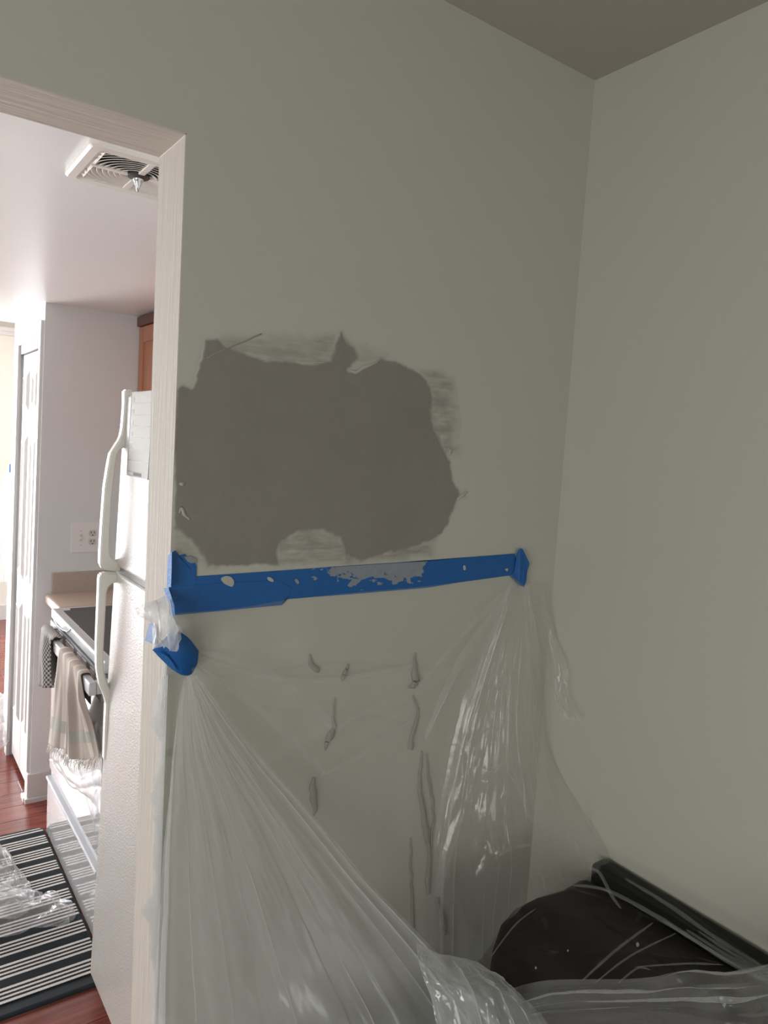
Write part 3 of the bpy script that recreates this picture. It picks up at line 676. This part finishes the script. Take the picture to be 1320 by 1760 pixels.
for zz, xx in ((.771, -.155),):
    bm = bmesh.new(); tube(bm, [(xx, -.235, zz-.016), (xx, -.3, zz-.010), (xx, -1.2, zz-.010), (xx, -2.1, zz-.016)], .004, 6); s_ = finish('seam', bm, 'black'); under(s_, cu)
rounded('seat', (-.90, -2.0, .22), (-.30, -.36, .44), .05, 'leather', sf)
rounded('arm', (-.88, -.36, .10), (-.30, -.20, .56), .05, 'leather', sf)
rounded('arm', (-.88, -2.15, .10), (-.30, -2.0, .56), .05, 'leather', sf)
for x in (-.82, -.10):
    for yy in (-2.05, -.30): rounded('foot', (x-.03, yy-.03, 0), (x+.03, yy+.03, .10), .004, 'black', sf, 1)

# ------------------------------------------------------------------ filler patch on the wall
def inpoly(x, y_, P):
    c = False; j = len(P)-1
    for i in range(len(P)):
        if (P[i][1] > y_) != (P[j][1] > y_) and x < (P[j][0]-P[i][0])*(y_-P[i][1])/(P[j][1]-P[i][1])+P[i][0]: c = not c
        j = i
    return c
def pdist(x, y_, P):
    best = 1e9
    for i in range(len(P)):
        ax, ay = P[i-1]; bx, by = P[i]; dx, dy = bx-ax, by-ay
        t = max(0, min(1, ((x-ax)*dx+(y_-ay)*dy)/(dx*dx+dy*dy+1e-9)))
        best = min(best, math.hypot(x-ax-t*dx, y_-ay-t*dy))
    return best if inpoly(x, y_, P) else -best
def z5(L): return [(280+a/2.0625, 540+b/2.0625) for a, b in L]
CORE = z5([(42, 400), (50, 270), (70, 250), (100, 262), (125, 200), (140, 160), (150, 95), (190, 85), (225, 115), (320, 150), (370, 168), (460, 168), (540, 178), (590, 172), (610, 110), (630, 68), (655, 100), (680, 120), (695, 160), (655, 200), (690, 208), (730, 180), (770, 160), (830, 170), (900, 200), (935, 235), (955, 300), (945, 340), (960, 400), (990, 470), (1015, 520), (1020, 590), (1055, 635), (1030, 690), (1005, 740), (960, 800), (880, 830), (790, 850), (700, 880), (640, 850), (630, 790), (560, 765), (480, 770), (420, 805), (400, 850), (410, 888), (330, 885), (230, 893), (160, 890), (130, 850), (100, 800), (60, 770), (38, 760), (40, 600)])
SMEARS = [(z5([(200, 90), (330, 80), (420, 78), (520, 85), (600, 80), (610, 175), (420, 172), (300, 150), (215, 120)]), .42),
          (z5([(640, 90), (700, 110), (790, 150), (700, 200), (660, 205)]), .30),
          (z5([(900, 195), (960, 205), (1020, 240), (1038, 340), (1025, 480), (1000, 500), (940, 400), (945, 260)]), .50),
          (z5([(405, 800), (480, 760), (600, 765), (650, 830), (640, 885), (500, 893), (400, 885)]), .50),
          (z5([(640, 850), (800, 835), (960, 800), (945, 850), (800, 872), (640, 890)]), .55),
          (z5([(36, 740), (110, 760), (180, 800), (185, 890), (110, 880), (36, 850)]), .42),
          (z5([(1040, 640), (1080, 625), (1060, 650), (1050, 655)]), .8), (z5([(1012, 460), (1050, 470), (1040, 500), (1015, 500)]), .35)]
X0, X1, Z0, Z1 = -.8712, -.28, 1.365, 1.86
NX, NZ = 270, 230
def pix(P):
    q = P-CAM; d = q.dot(_f); return 660+F_PX*q.dot(_r)/d, 880+F_PX*q.dot(_d)/d
V, cov, idx = [], [], {}
for j in range(NZ+1):
    for i in range(NX+1):
        x = X0+(X1-X0)*i/NX; z = Z0+(Z1-Z0)*j/NZ; u, v = pix(Vector((x, 0, z)))
        n1 = noise.fractal(Vector((x*22, z*22, 1)), 1, 2, 4); n2 = noise.fractal(Vector((x*26, z*60, 5)), 1, 2, 4)
        n3 = noise.fractal(Vector((x*14, z*170, 9)), .8, 2, 4)
        d = pdist(u, v, CORE)+n1*3.5+noise.fractal(Vector((x*80, z*80, 2)), 1, 2, 3)*2.2
        DS = [pdist(u, v, P)+n1*7 for P, s in SMEARS]; near = max(DS)
        soft = 4.0 if near < -10 else 4.0+5*min(1, (near+10)/14)
        c = max(0, min(1, .5+d/soft))
        for (P, s), ds in zip(SMEARS, DS):
            if ds > -14: c = max(c, s*max(0, min(1, .5+ds/14))*max(.15, min(1.5, 1+.8*n2+.5*n3)))
        if c > .93: c = 1+.05*n2*0
        idx[i, j] = len(V); V.append((x, -.0007-.0011*c-.0003*n2*c, z)); cov.append(c)
Fc = []
for j in range(NZ):
    for i in range(NX):
        q = (idx[i, j], idx[i+1, j], idx[i+1, j+1], idx[i, j+1])
        if max(cov[k] for k in q) > .03: Fc.append(q)
used = sorted({k for q in Fc for k in q}); mp_ = {k: n for n, k in enumerate(used)}
me = bpy.data.meshes.new('filler_patch'); me.from_pydata([V[k] for k in used], [], [tuple(mp_[k] for k in q) for q in Fc])
at_ = me.attributes.new('cov', 'FLOAT', 'POINT')
for n, k in enumerate(used): at_.data[n].value = cov[k]
pt = link('filler_patch', me, 'patch', wall_back, True); pt['label'] = 'wide dark grey patch of smeared wall filler above the blue tape'
def ridge(name, px, r, m='mud', par=wall_back, y_=-.002, flat=.5):
    bm = bmesh.new(); P = [at(u, v, 'y', y_) for u, v in px]
    rr = list(r) if isinstance(r, (list, tuple)) else [r]*len(P)
    P2, R2 = [], []
    for k in range(6*(len(P)-1)+1):
        t = k/6; i = min(int(t), len(P)-2); q = P[i].lerp(P[i+1], t-i); a = rr[i]+(rr[i+1]-rr[i])*(t-i)
        nz = noise.noise(q*160); q = q+Vector((noise.noise(q*60)*.004, 0, 0)); P2.append(q); R2.append(a*1.25*(1+.18*nz))
    tube(bm, P2, R2, 7)
    for v in bm.verts: v.co.y = y_+(v.co.y-y_)*flat
    o = finish(name, bm, m, None, True); under(o, par); return o
# raised flecks and trowel marks on and around the patch
for L, r in (([(354, 616), (380, 603), (410, 591), (450, 574)], .0008), ([(785, 858), (795, 852), (803, 845)], [.001, .003, .001]), ([(770, 770), (775, 777), (772, 782)], [.001, .003, .001]), ([(306, 831), (312, 832), (317, 830)], [.001, .003, .001]), ([(452, 617), (500, 619), (565, 624)], .0009), ([(600, 636), (612, 640), (625, 632), (650, 622)], [.001, .003, .003, .001]), ([(308, 882), (312, 872), (318, 884), (328, 893)], [.001, .002, .002, .001])):
    ridge('trowel_ridge', L, r, 'mud' if len(L) > 3 and r == .0008 else 'compound')
# bumps of tape and mud under the film, crevice shade painted into their tone
for L, r in (([(600, 1140), (594, 1155), (589, 1166), (588, 1172)], [.0005, .004, .004, .0005]),
             ([(713, 1122), (714, 1140), (712, 1155), (716, 1168), (711, 1178), (700, 1182)], [.001, .003, .006, .007, .006, .001]),
             ([(710, 1195), (718, 1218), (719, 1232), (712, 1250), (707, 1275), (705, 1288)], [.001, .002, .003, .004, .004, .006]),
             ([(575, 1200), (575, 1230), (576, 1252), (568, 1262), (561, 1276), (560, 1290)], [.0006, .0015, .003, .006, .004, .0006]),
             ([(541, 1336), (537, 1355), (540, 1375), (542, 1390), (541, 1402)], [.002, .006, .006, .004, .001]),
             ([(726, 1290), (722, 1330), (722, 1362), (728, 1395), (732, 1425), (735, 1440), (738, 1460), (738, 1485), (735, 1515), (738, 1535)], [.001, .003, .004, .005, .006, .005, .003, .004, .006, .004]),
             ([(733, 1295), (737, 1335), (743, 1370), (745, 1400), (743, 1440), (741, 1465)], [.001, .002, .002, .002, .002, .001]),
             ([(750, 1545), (757, 1565), (763, 1590), (766, 1606)], [.003, .005, .006, .002]),
             ([(706, 1440), (707, 1480), (708, 1520), (710, 1575), (712, 1610)], [.0008, .002, .002, .003, .004]),
             ([(533, 1124), (535, 1140), (545, 1152), (548, 1156)], [.001, .004, .004, .001])):
    ridge('shaded_mud_ridge', L, r)

# ------------------------------------------------------------------ blue masking tape
def jp_(u, v, off=.0012): return at(u, v, 'x', -W-off)
def wp_(u, v, off=.0012): return at(u, v, 'y', -off)
t1 = thing('masking_tape', wp_(600, 1000), 'long blue masking tape strip sloping across the wall below the filler patch', 'tape')
polyo('strip', [wp_(u, v) for u, v in ((317, 993), (338, 990.5), (420, 985), (500, 979.5), (600, 972), (680, 967), (740, 964.5), (820, 956.5), (884, 951.5), (886, 960), (884, 970), (884, 980), (878, 989), (840, 994), (790, 1001), (735, 1010), (660, 1016), (600, 1021.5), (540, 1026), (440, 1034), (317, 1043))], (0, -.0006, 0), 'tape', t1)
def blob(px, parent, m='smear', off=.0022):
    n_ = len(px); px = [tuple(catmull([Vector((*px[(i+k) % n_], 0)) for k in (-1, 0, 1, 2)], (1+j/4)/3)[:2]) for i in range(n_) for j in range(4)]
    polyo('compound_smear', [wp_(u, v, off) for u, v in px], (0, -.0008, 0), m, parent)
blob([(380, 994), (388, 990), (397, 992), (402, 1000), (399, 1008), (391, 1006), (383, 1001)], t1, 'compound')
blob([(459, 993), (464, 992), (470, 997), (468, 1000), (462, 998)], t1, 'compound')
blob([(506, 997), (510, 995), (514, 1001), (511, 1004)], t1); blob([(796, 973), (799, 972), (800, 978), (797, 980)], t1, 'compound'); blob([(868, 978), (873, 977), (871, 982)], t1, 'compound')
me = None
bm = bmesh.new(); NXs, NZs = 290, 66; vs = {}
for j in range(NZs+1):
    for i in range(NXs+1):
        u = 510+(742-510)*i/NXs; v0 = 979-(u-500)*.0615; v = v0+j/NZs*45
        vs[i, j] = (u, v)
for j in range(NZs):
    for i in range(NXs):
        u, v = vs[i, j]; fx = (u-510)/232; fz = j/NZs
        dens = min(1, fx*2.2)*min(1, (1-fx)*9)*(1.25-1.25*max(0, fz-.1)-(.55 if fx < .3 else 0)*min(1, fz*2))
        nn = noise.fractal(Vector((u*.055, v*.10, 3)), 1, 2, 5)
        if dens*.9+nn*.55 > .52:
            q = [bm.verts.new(wp_(*vs[a], .0020)) for a in ((i, j), (i+1, j), (i+1, j+1), (i, j+1))]; bm.faces.new(q)
bmesh.ops.remove_doubles(bm, verts=bm.verts, dist=.00005)
so = finish('compound_smear', bm, 'smear'); under(so, t1)
so['label'] = 'pale compound smeared along the middle of the tape'
t2 = thing('masking_tape', wp_(390, 1030), 'short blue masking tape lapped over the lower left end of the long strip', 'tape')
polyo('strip', [wp_(u, v, .0022) for u, v in ((290, 1010), (317, 1007), (400, 1001), (480, 998), (500, 1010), (495, 1027), (488, 1032), (484, 1040), (440, 1044), (380, 1050), (301, 1057), (300, 1040), (295, 1025))], (0, -.0006, 0), 'tape', t2)
polyo('folded_edge', [jp_(u, v, .002) for u, v in ((282, 1011), (290, 1010), (295, 1025), (300, 1040), (301.5, 1057), (297, 1058), (294, 1046), (288, 1032))], (-.0006, 0, 0), 'tapefold', t2)
t3 = thing('masking_tape', wp_(315, 980), 'short upright blue masking tape wrapped round the jamb corner', 'tape')
polyo('strip', [wp_(u, v, .0017) for u, v in ((296, 949), (301, 946), (306, 955), (318, 952), (322, 960), (336, 967), (338, 975), (336, 988), (337, 1006), (294, 1012))], (0, -.0006, 0), 'tape', t3)
polyo('compound_smear', [wp_(u, v, .0026) for u, v in ((316, 957), (326, 955), (337, 960), (337, 967), (328, 968), (322, 965))], (0, -.0006, 0), 'smear', t3)
polyo('wrapped_edge', [jp_(u, v, .002) for u, v in ((289.5, 955), (296, 948), (295.5, 980), (294.5, 1009), (287, 1009), (288, 980))], (-.0006, 0, 0), 'tapefold', t3)
t4 = thing('masking_tape', wp_(898, 975), 'ragged blue tape tab pinning the sheet at the strip\'s right end', 'tape')
bm = bmesh.new()
tab = [(886, 962, .003), (890, 947, .008), (894, 942, .010), (899, 944, .010), (901, 955, .008), (910, 968, .010), (906, 982, .008), (904, 1000, .010), (900, 1009, .010), (893, 1006, .008), (887, 997, .004), (876, 990, .002), (884, 982, .003), (885, 972, .003)]
extrude_poly(bm, [at(u, v, 'y', -d) for u, v, d in tab], (0, -.0006, 0)); under(finish('strip', bm, 'tape'), t4)
t5 = thing('masking_tape', wp_(305, 1130), 'loose curled blue tape under the bunched plastic at the jamb corner', 'tape')
R5 = [[(262, 1117), (280, 1100), (300, 1085), (322, 1095), (341, 1118)], [(275, 1128), (290, 1118), (306, 1112), (324, 1116), (339, 1128)], [(288, 1143), (298, 1139), (310, 1137), (324, 1140), (337, 1143)], [(299, 1152), (306, 1157), (314, 1161), (324, 1162), (331, 1159)]]
grid('strip', lambda s, t: catmull([catmull([at(u, v, 'y', -.012-.012*math.sin(3.1*i/4)) for i, (u, v) in enumerate(r)], s) for r in R5], t)+Vector((0, -.004*math.sin(t*4), 0)), 24, 20, 'tape', t5, .0006)
polyo('curled_edge', [at(u, v, 'y', -.026) for u, v in ((263, 1118), (276, 1122), (288, 1128), (298, 1141), (304, 1155), (296, 1151), (285, 1141), (272, 1128))], (0, -.0006, 0), 'tapefold', t5)
polyo('loose_tail', [jp_(u, v, .004) for u, v in ((256, 1071), (262, 1072), (270, 1080), (268, 1108), (262, 1105), (249.5, 1101), (254, 1086))], (-.0006, 0, 0), 'tape', t5)

# ------------------------------------------------------------------ the big plastic sheet
ps = thing('plastic_sheet', (-.5, -.05, 1.0), 'clear plastic drop sheet taped to the wall, fanning down over the sofa', 'plastic sheet')
rs = random.Random(21)
Y = 'y'
G1 = (325, 1158)
def streak(s, t):   # radial folds from the left gather and the right gather
    return 0
film_patch('wall_drape', [
    [(302, 1054, Y, -.003), (400, 1046, Y, -.003), (500, 1030, Y, -.003), (600, 1019, Y, -.003), (735, 1007, Y, -.003), (880, 988, Y, -.004)],
    [(312, 1110, Y, -.006), (410, 1110, Y, -.008), (510, 1100, Y, -.009), (610, 1095, Y, -.009), (730, 1080, Y, -.010), (868, 1040, Y, -.010)],
    [(326, 1190, Y, -.012), (420, 1190, Y, -.012), (520, 1190, Y, -.012), (620, 1190, Y, -.012), (730, 1190, Y, -.012), (830, 1170, Y, -.012)],
    [(330, 1300, Y, -.014), (430, 1300, Y, -.014), (530, 1300, Y, -.012), (630, 1300, Y, -.012), (720, 1300, Y, -.014), (792, 1300, Y, -.016)],
    [(335, 1450, Y, -.016), (450, 1450, Y, -.014), (560, 1450, Y, -.014), (650, 1450, Y, -.014), (715, 1450, Y, -.016), (760, 1450, Y, -.02)],
    [(340, 1640, Y, -.02), (480, 1640, Y, -.02), (600, 1650, Y, -.02), (690, 1660, Y, -.02), (770, 1665, Y, -.02), (850, 1690, Y, -.03)]],
    150, 150, 'film_wall', ps,
    wr=lambda s, t: .006*math.exp(-((t-.34-.24*s-.03*math.sin(s*7))/.018)**2)*min(1, s*3)+.005*math.exp(-((t-.62+.42*(s-.25))/.02)**2)*(s > .2)+.005*math.exp(-((t-.30+.12*(s-.2)*0-.02*math.sin(s*9))/.012)**2),
    amp=.006, seed=1, label='flat clear film lying against the wall below the tape')

pl = rays(0, 9, rs, .006, .022, (.7, 1.7), (.001, .005), .03, .90)+[(.955, .016, 2.2, .012), (.90, .010, 2.0, .01), (.05, .02, 2.0, .01)]
film_patch('front_flap', [
    [(317, 1163, Y, -.026), (320, 1163, Y, -.027), (324, 1163, Y, -.028), (328, 1163, Y, -.029), (332, 1163, Y, -.029), (337, 1160, Y, -.027)],
    [(304, 1270, Y, -.014), (322, 1275, Y, -.034), (345, 1280, Y, -.045), (370, 1280, Y, -.048), (395, 1278, Y, -.046), (424, 1276, Y, -.036)],
    [(290, 1400, Y, -.010), (335, 1405, Y, -.04), (385, 1410, Y, -.06), (440, 1410, Y, -.07), (488, 1408, Y, -.072), (534, 1403, Y, -.06)],
    [(279, 1530, Y, -.010), (345, 1535, Y, -.05), (425, 1540, Y, -.08), (505, 1540, Y, -.10), (580, 1538, Y, -.115), (642, 1527, Y, -.115)],
    [(270, 1660, Y, -.010), (355, 1665, Y, -.06), (460, 1670, Y, -.10), (565, 1670, Y, -.15), (670, 1665, Y, -.19), (752, 1645, Y, -.20)],
    [(264, 1800, Y, -.010), (365, 1800, Y, -.07), (490, 1800, Y, -.14), (620, 1800, Y, -.22), (750, 1800, Y, -.28), (880, 1790, Y, -.32)],
    [(258, 2150, Y, -.012), (370, 2120, Y, -.08), (500, 2080, Y, -.13), (640, 1980, Y, -.17), (770, 1880, Y, -.27), (900, 1830, Y, -.34)]],
    360, 110, 'film_flap', ps, pleats=pl, amp=.008, seed=4, wr=lambda s, t: t*(.005*math.sin(s*26+1)+.003*math.sin(s*57+2*math.sin(t*2))), label='milky doubled flap fanning down from the left gather')

film_patch('slumped_fold', [
    [(715, 1620, Y, -.20), (745, 1636, Y, -.21), (780, 1645, Y, -.22), (815, 1652, Y, -.24), (842, 1668, Y, -.26)],
    [(720, 1660, Y, -.24), (755, 1670, Y, -.26), (800, 1678, Y, -.28), (845, 1685, Y, -.30), (880, 1702, Y, -.30)],
    [(740, 1710, Y, -.27), (785, 1712, Y, -.30), (830, 1715, Y, -.33), (875, 1720, Y, -.34), (918, 1735, Y, -.33)],
    [(760, 1800, Y, -.30), (810, 1800, Y, -.33), (855, 1800, Y, -.36), (905, 1795, Y, -.37), (955, 1790, Y, -.35)]],
    120, 100, 'film_white', ps, pleats=rays(0, 4, rs, .02, .04, (.8, 1.4), (.003, .008)), amp=.010, seed=7, label='thick whitish slump of film in front of the sofa end')

X = 'x'
plr = rays(0, 6, rs, .008, .02, (.7, 1.4), (.001, .006), .30, .96)+[(.10, .030, 2.4, .010), (.185, .02, 2.0, .008)]
film_patch('gathered_fold', [
    [(880, 992, Y, -.006), (885, 994, Y, -.008), (891, 998, Y, -.010), (896, 1003, Y, -.012), (902, 1008, Y, -.012), (908, 1006, Y, -.010)],
    [(838, 1100, Y, -.012), (852, 1105, Y, -.022), (868, 1110, Y, -.030), (884, 1112, Y, -.032), (902, 1112, Y, -.028), (920, 1108, Y, -.012)],
    [(790, 1250, Y, -.014), (815, 1255, Y, -.035), (845, 1260, Y, -.050), (875, 1260, Y, -.055), (905, 1258, Y, -.045), (934, 1245, X, -.006)],
    [(762, 1390, Y, -.016), (795, 1392, Y, -.045), (835, 1395, Y, -.075), (880, 1390, Y, -.085), (925, 1380, Y, -.090), (972, 1350, X, -.008)],
    [(742, 1500, Y, -.018), (785, 1500, Y, -.05), (840, 1495, Y, -.10), (900, 1485, Y, -.14), (960, 1470, Y, -.17), (1024, 1442, X, -.010)],
    [(738, 1675, Y, -.03), (785, 1665, Y, -.07), (838, 1640, Y, -.17), (905, 1558, Y, -.215), (980, 1525, Y, -.22), (1050, 1485, X, -.012)]],
    260, 120, 'film_fan', ps, pleats=plr, amp=.012, seed=9, label='clear gathers falling from the right-hand tape tab')
film_patch('corner_tail', [
    [(908, 1003, Y, -.006), (918, 1002, Y, -.008), (930, 1002, Y, -.006)],
    [(930, 1090, Y, -.010), (942, 1090, X, -.03), (952, 1090, X, -.010)],
    [(942, 1150, Y, -.012), (958, 1150, X, -.03), (976, 1150, X, -.014)],
    [(950, 1190, X, -.012), (964, 1195, X, -.03), (976, 1190, X, -.016)],
    [(968, 1232, X, -.016), (985, 1238, X, -.02), (1003, 1236, X, -.016)]],
    50, 80, 'film_fan', ps, pleats=[(.5, .08, 1.8, .006)], amp=.008, seed=12, label='loose tail of film past the room corner')

def sv(x, y_, z): return Vector((x, y_, z))
rows = []
for yq, xr in ((-.19, -.012), (-.25, -.026), (-.31, -.038), (-.40, -.046), (-.48, -.06), (-.56, -.07), (-.70, -.09), (-1.0, -.13)):
    rows.append([sv(-.345, yq, .60), sv(-.340, yq, .67), sv(-.332, yq, .735), sv(-.300, yq, .778), sv(-.235, yq, .792), sv(-.16, yq, .796), sv(xr-.04, yq, .802), sv(xr, yq, .806)])
film_patch('sofa_cover', rows, 150, 200, 'film_sofa', ps,
    wr=lambda s, t: .012*math.exp(-((s-.62-.30*t)/.02)**2)+.010*math.exp(-((s-.80-.10*t)/.012)**2)*t+.006*math.exp(-((s-.30-.9*t)/.02)**2)+.006*math.exp(-((s-.05-1.1*t)/.015)**2),
    amp=.010, seed=14, pleats=[(.90, .02, 2.0, .006), (.96, .015, 2.0, .006)], label='clear film stretched over the dark sofa back')
plb = rays(0, 9, rs, .015, .03, (1.1, 1.9), (.003, .010))
rows = [[(862, 1712, Y, -.27), (880, 1752, Y, -.30), (890, 1800, Y, -.33)], [(930, 1695, 'x', -.345), (940, 1745, 'x', -.37), (950, 1800, 'x', -.42)],
        [(1010, 1690, 'x', -.342), (1015, 1740, 'x', -.37), (1020, 1800, 'x', -.42)], [(1100, 1690, 'x', -.335), (1105, 1735, 'x', -.36), (1110, 1800, 'x', -.40)],
        [(1180, 1672, 'x', -.315), (1190, 1730, 'x', -.35), (1200, 1800, 'x', -.38)], [(1250, 1668, 'z', .806), (1270, 1725, 'x', -.33), (1290, 1800, 'x', -.36)], [(1340, 1650, 'z', .815), (1350, 1715, 'z', .80), (1360, 1800, 'x', -.345)]]
rows = [list(r) for r in zip(*rows)]
rows = [rows[0], [tuple((a[0]+b[0])/2 if k == 0 else (a[1]+b[1])/2 if k == 1 else (b[2] if k == 2 else b[3]) for k in range(4)) for a, b in zip(rows[0], rows[1])], rows[1], rows[2]]
film_patch('trailing_folds', rows, 150, 130, 'film_trail', ps, wr=lambda s, t: .006*math.sin(t*19+2*math.sin(s*5))+.003*math.sin(t*41+3*math.sin(s*4)), amp=.006, seed=16, label='bunched milky folds trailing along the sofa front')

# bunch at the jamb corner and the torn edge on the jamb
film_patch('bunched_corner', [
    [(231, 1046, Y, -.035), (250, 1038, Y, -.03), (268, 1030, Y, -.02), (283, 1024, Y, -.012), (293, 1046, Y, -.008), (300, 1058, Y, -.004)],
    [(236, 1052, Y, -.035), (252, 1050, Y, -.042), (272, 1048, Y, -.05), (286, 1050, Y, -.045), (297, 1062, Y, -.03), (306, 1070, Y, -.012)],
    [(250, 1063, Y, -.03), (262, 1068, Y, -.045), (276, 1074, Y, -.06), (288, 1078, Y, -.055), (300, 1084, Y, -.04), (310, 1085, Y, -.016)],
    [(262, 1078, Y, -.026), (270, 1084, Y, -.045), (278, 1096, Y, -.055), (288, 1100, Y, -.055), (298, 1102, Y, -.045), (308, 1098, Y, -.02)],
    [(263, 1117, Y, -.024), (272, 1112, Y, -.04), (282, 1112, Y, -.045), (290, 1114, Y, -.045), (296, 1118, Y, -.04), (302, 1112, Y, -.03)]],
    110, 80, 'film_white', ps, pleats=[(.40, .05, 1.9, .003), (.62, .045, 2.0, .004), (.82, .04, 1.9, .003)], wr=lambda s, t: .0025*math.sin(s*11+t*6), amp=.003, seed=18, label='white bunch of film sticking out at the jamb corner')
def edge_x(v): return 289-(v-1149)*.0345
def torn(v0, v1, w_, seed_, ax='x', nm='torn_edge'):
    n = 44; rowsT = []
    def f(s, t):
        v = v0+(v1-v0)*t; e = edge_x(v); wid = w_(t)*(1+.45*noise.fractal(Vector((t*7, seed_, 0)), .9, 2, 6))+1.0
        u = e-wid*s
        P = at(u, v, 'x', -W-.0022-.0006*math.sin(t*13+seed_)*s); return P
    o = grid(nm, f, 14, 160, 'film_edge', ps); o['label'] = 'torn milky strip of film stuck on the white jamb'; return o
torn(1160, 1310, lambda t: 27*math.sin(math.pi*min(1, t*1.02))**.7*(1-.3*t)+1, 1.5)
torn(1290, 1440, lambda t: 10+9*math.sin(math.pi*t)**2, 4.2)
torn(1420, 1760, lambda t: 13*math.sin(math.pi*min(1, .3+t*.62))+14*math.exp(-((t-.45)/.09)**2), 7.7)
bm = bmesh.new()
for k, (u0, u1) in enumerate(((279.5, 276), (283, 278), (286, 280))):
    tube(bm, [at(u0, 1140, 'x', -W-.002), at((u0+u1)/2, 1200+k*6, 'x', -W-.003), at(u1, 1250+k*8, 'x', -W-.002)], .0007, 5)
o = finish('fold_thread', bm, 'film_edge'); o['label'] = 'thin taut creases at the jamb edge'; under(o, ps)

rk = random.Random(5)
for u, v, q in ((936, 1582, 9), (938, 1592, 8), (1044, 1563, 6), (1096, 1580, 8), (1100, 1573, 5), (1030, 1655, 9), (1133, 1697, 10), (921, 1664, 2.5), (976, 1634, 2), (812, 1612, 4), (811, 1622, 2.5), (1096, 1624, 4)):
    p0 = at(u, v, 'z', .806) if u > 900 else at(u, v, 'y', -.03)
    a0 = rk.random()*6; L = []
    for k in range(14):
        a = 2*math.pi*k/14; r_ = q*(.55+.45*rk.random()); uu, vv = u+r_*math.cos(a)*.75, v+r_*math.sin(a)
        L.append(at(uu, vv, 'z', .806) if u > 900 else at(uu, vv, 'y', -.03))
    o = polyo('paint_fleck', L, (0, 0, .0008) if u > 900 else (0, -.0008, 0), 'film_sofa' if q > 4.5 else 'compound', ps)

def ribbon(px, wd, planes, m, nm='fold_line', lift=.0018):
    """narrow doubled fold of film following a crease"""
    P = [at(u, v, *planes[min(i, len(planes)-1)]) for i, (u, v) in enumerate(px)]
    n = 10*(len(P)-1); bm = bmesh.new(); prev = None
    for k in range(n+1):
        t = k/n; p = catmull(P, t); d = (catmull(P, min(1, t+.01))-catmull(P, max(0, t-.01)))
        if d.length < 1e-9: continue
        vd = (CAM-p).normalized(); sd = d.cross(vd).normalized(); up = sd.cross(d).normalized()
        if up.dot(vd) < 0: up = -up
        w_ = wd*(p-CAM).length/F_PX*.5*(.25+.75*math.sin(math.pi*min(1, max(0, t)))**.5)*(1+.3*noise.noise(p*40))
        cur = [bm.verts.new(p-sd*w_), bm.verts.new(p-sd*w_*.3+up*lift), bm.verts.new(p+sd*w_*.4+up*lift*.8), bm.verts.new(p+sd*w_)]
        if prev:
            for j in range(3): bm.faces.new((prev[j], prev[j+1], cur[j+1], cur[j]))
        prev = cur
    me = bpy.data.meshes.new(nm); bm.to_mesh(me); bm.free(); o = link(nm, me, m, None, True); under(o, ps); return o
ZS = [('z', .812)]
for px, wd in (([(985, 1521), (1045, 1531), (1130, 1576), (1200, 1620), (1260, 1658), (1330, 1694)], 6), ([(1012, 1492), (1030, 1500), (1052, 1540), (1068, 1562)], 5),
               ([(1075, 1510), (1150, 1556), (1230, 1612), (1330, 1674)], 6), ([(1140, 1582), (1230, 1638), (1330, 1690)], 5), ([(1180, 1598), (1250, 1642), (1330, 1684)], 5), ([(1200, 1600), (1260, 1640), (1330, 1678)], 4),
               ([(1000, 1686), (1060, 1632), (1122, 1586)], 3.5), ([(1022, 1690), (1085, 1642), (1162, 1604)], 2.5), ([(1090, 1662), (1180, 1656), (1240, 1658)], 2.5), ([(1062, 1690), (1096, 1664), (1118, 1667)], 2.5), ([(843, 1645), (885, 1590), (920, 1562)], 2.2)):
    ribbon(px, wd, ZS, 'film_trail')
for px, wd, yv in (([(345, 1120), (450, 1150), (550, 1228), (578, 1252)], 14, -.02), ([(345, 1128), (470, 1166), (590, 1166), (712, 1143)], 9, -.02), ([(580, 1250), (650, 1212), (706, 1178)], 8, -.02), ([(548, 1336), (620, 1296), (708, 1238)], 9, -.022),
                   ([(340, 1140), (470, 1240), (560, 1330)], 12, -.022), ([(884, 1000), (800, 1085), (720, 1180)], 10, -.02), ([(884, 1003), (790, 1140), (730, 1270)], 12, -.022)):
    ribbon(px, wd, [('y', yv)], 'film_wall', 'crease')
for px, wd, yv in (([(876, 1008), (848, 1080), (820, 1160), (798, 1225), (783, 1290), (763, 1380), (748, 1455)], 16, -.062), ([(884, 1008), (856, 1085), (830, 1165), (808, 1235), (790, 1310), (772, 1390), (757, 1470)], 9, -.066),
                   ([(795, 1388), (780, 1430), (765, 1480), (752, 1540)], 16, -.075), ([(908, 1010), (925, 1090), (938, 1170), (945, 1260)], 5, -.035), ([(900, 1012), (908, 1110), (912, 1240), (925, 1330)], 5, -.075),
                   ([(845, 1330), (868, 1315), (890, 1350), (915, 1410), (935, 1465)], 8, -.12), ([(842, 1335), (838, 1380), (846, 1440), (855, 1480)], 6, -.12), ([(855, 1470), (890, 1455), (942, 1448)], 5, -.13), ([(980, 1350), (1005, 1400), (1026, 1452)], 5, -.16)):
    ribbon(px, wd, [('y', yv)], 'film_fan')
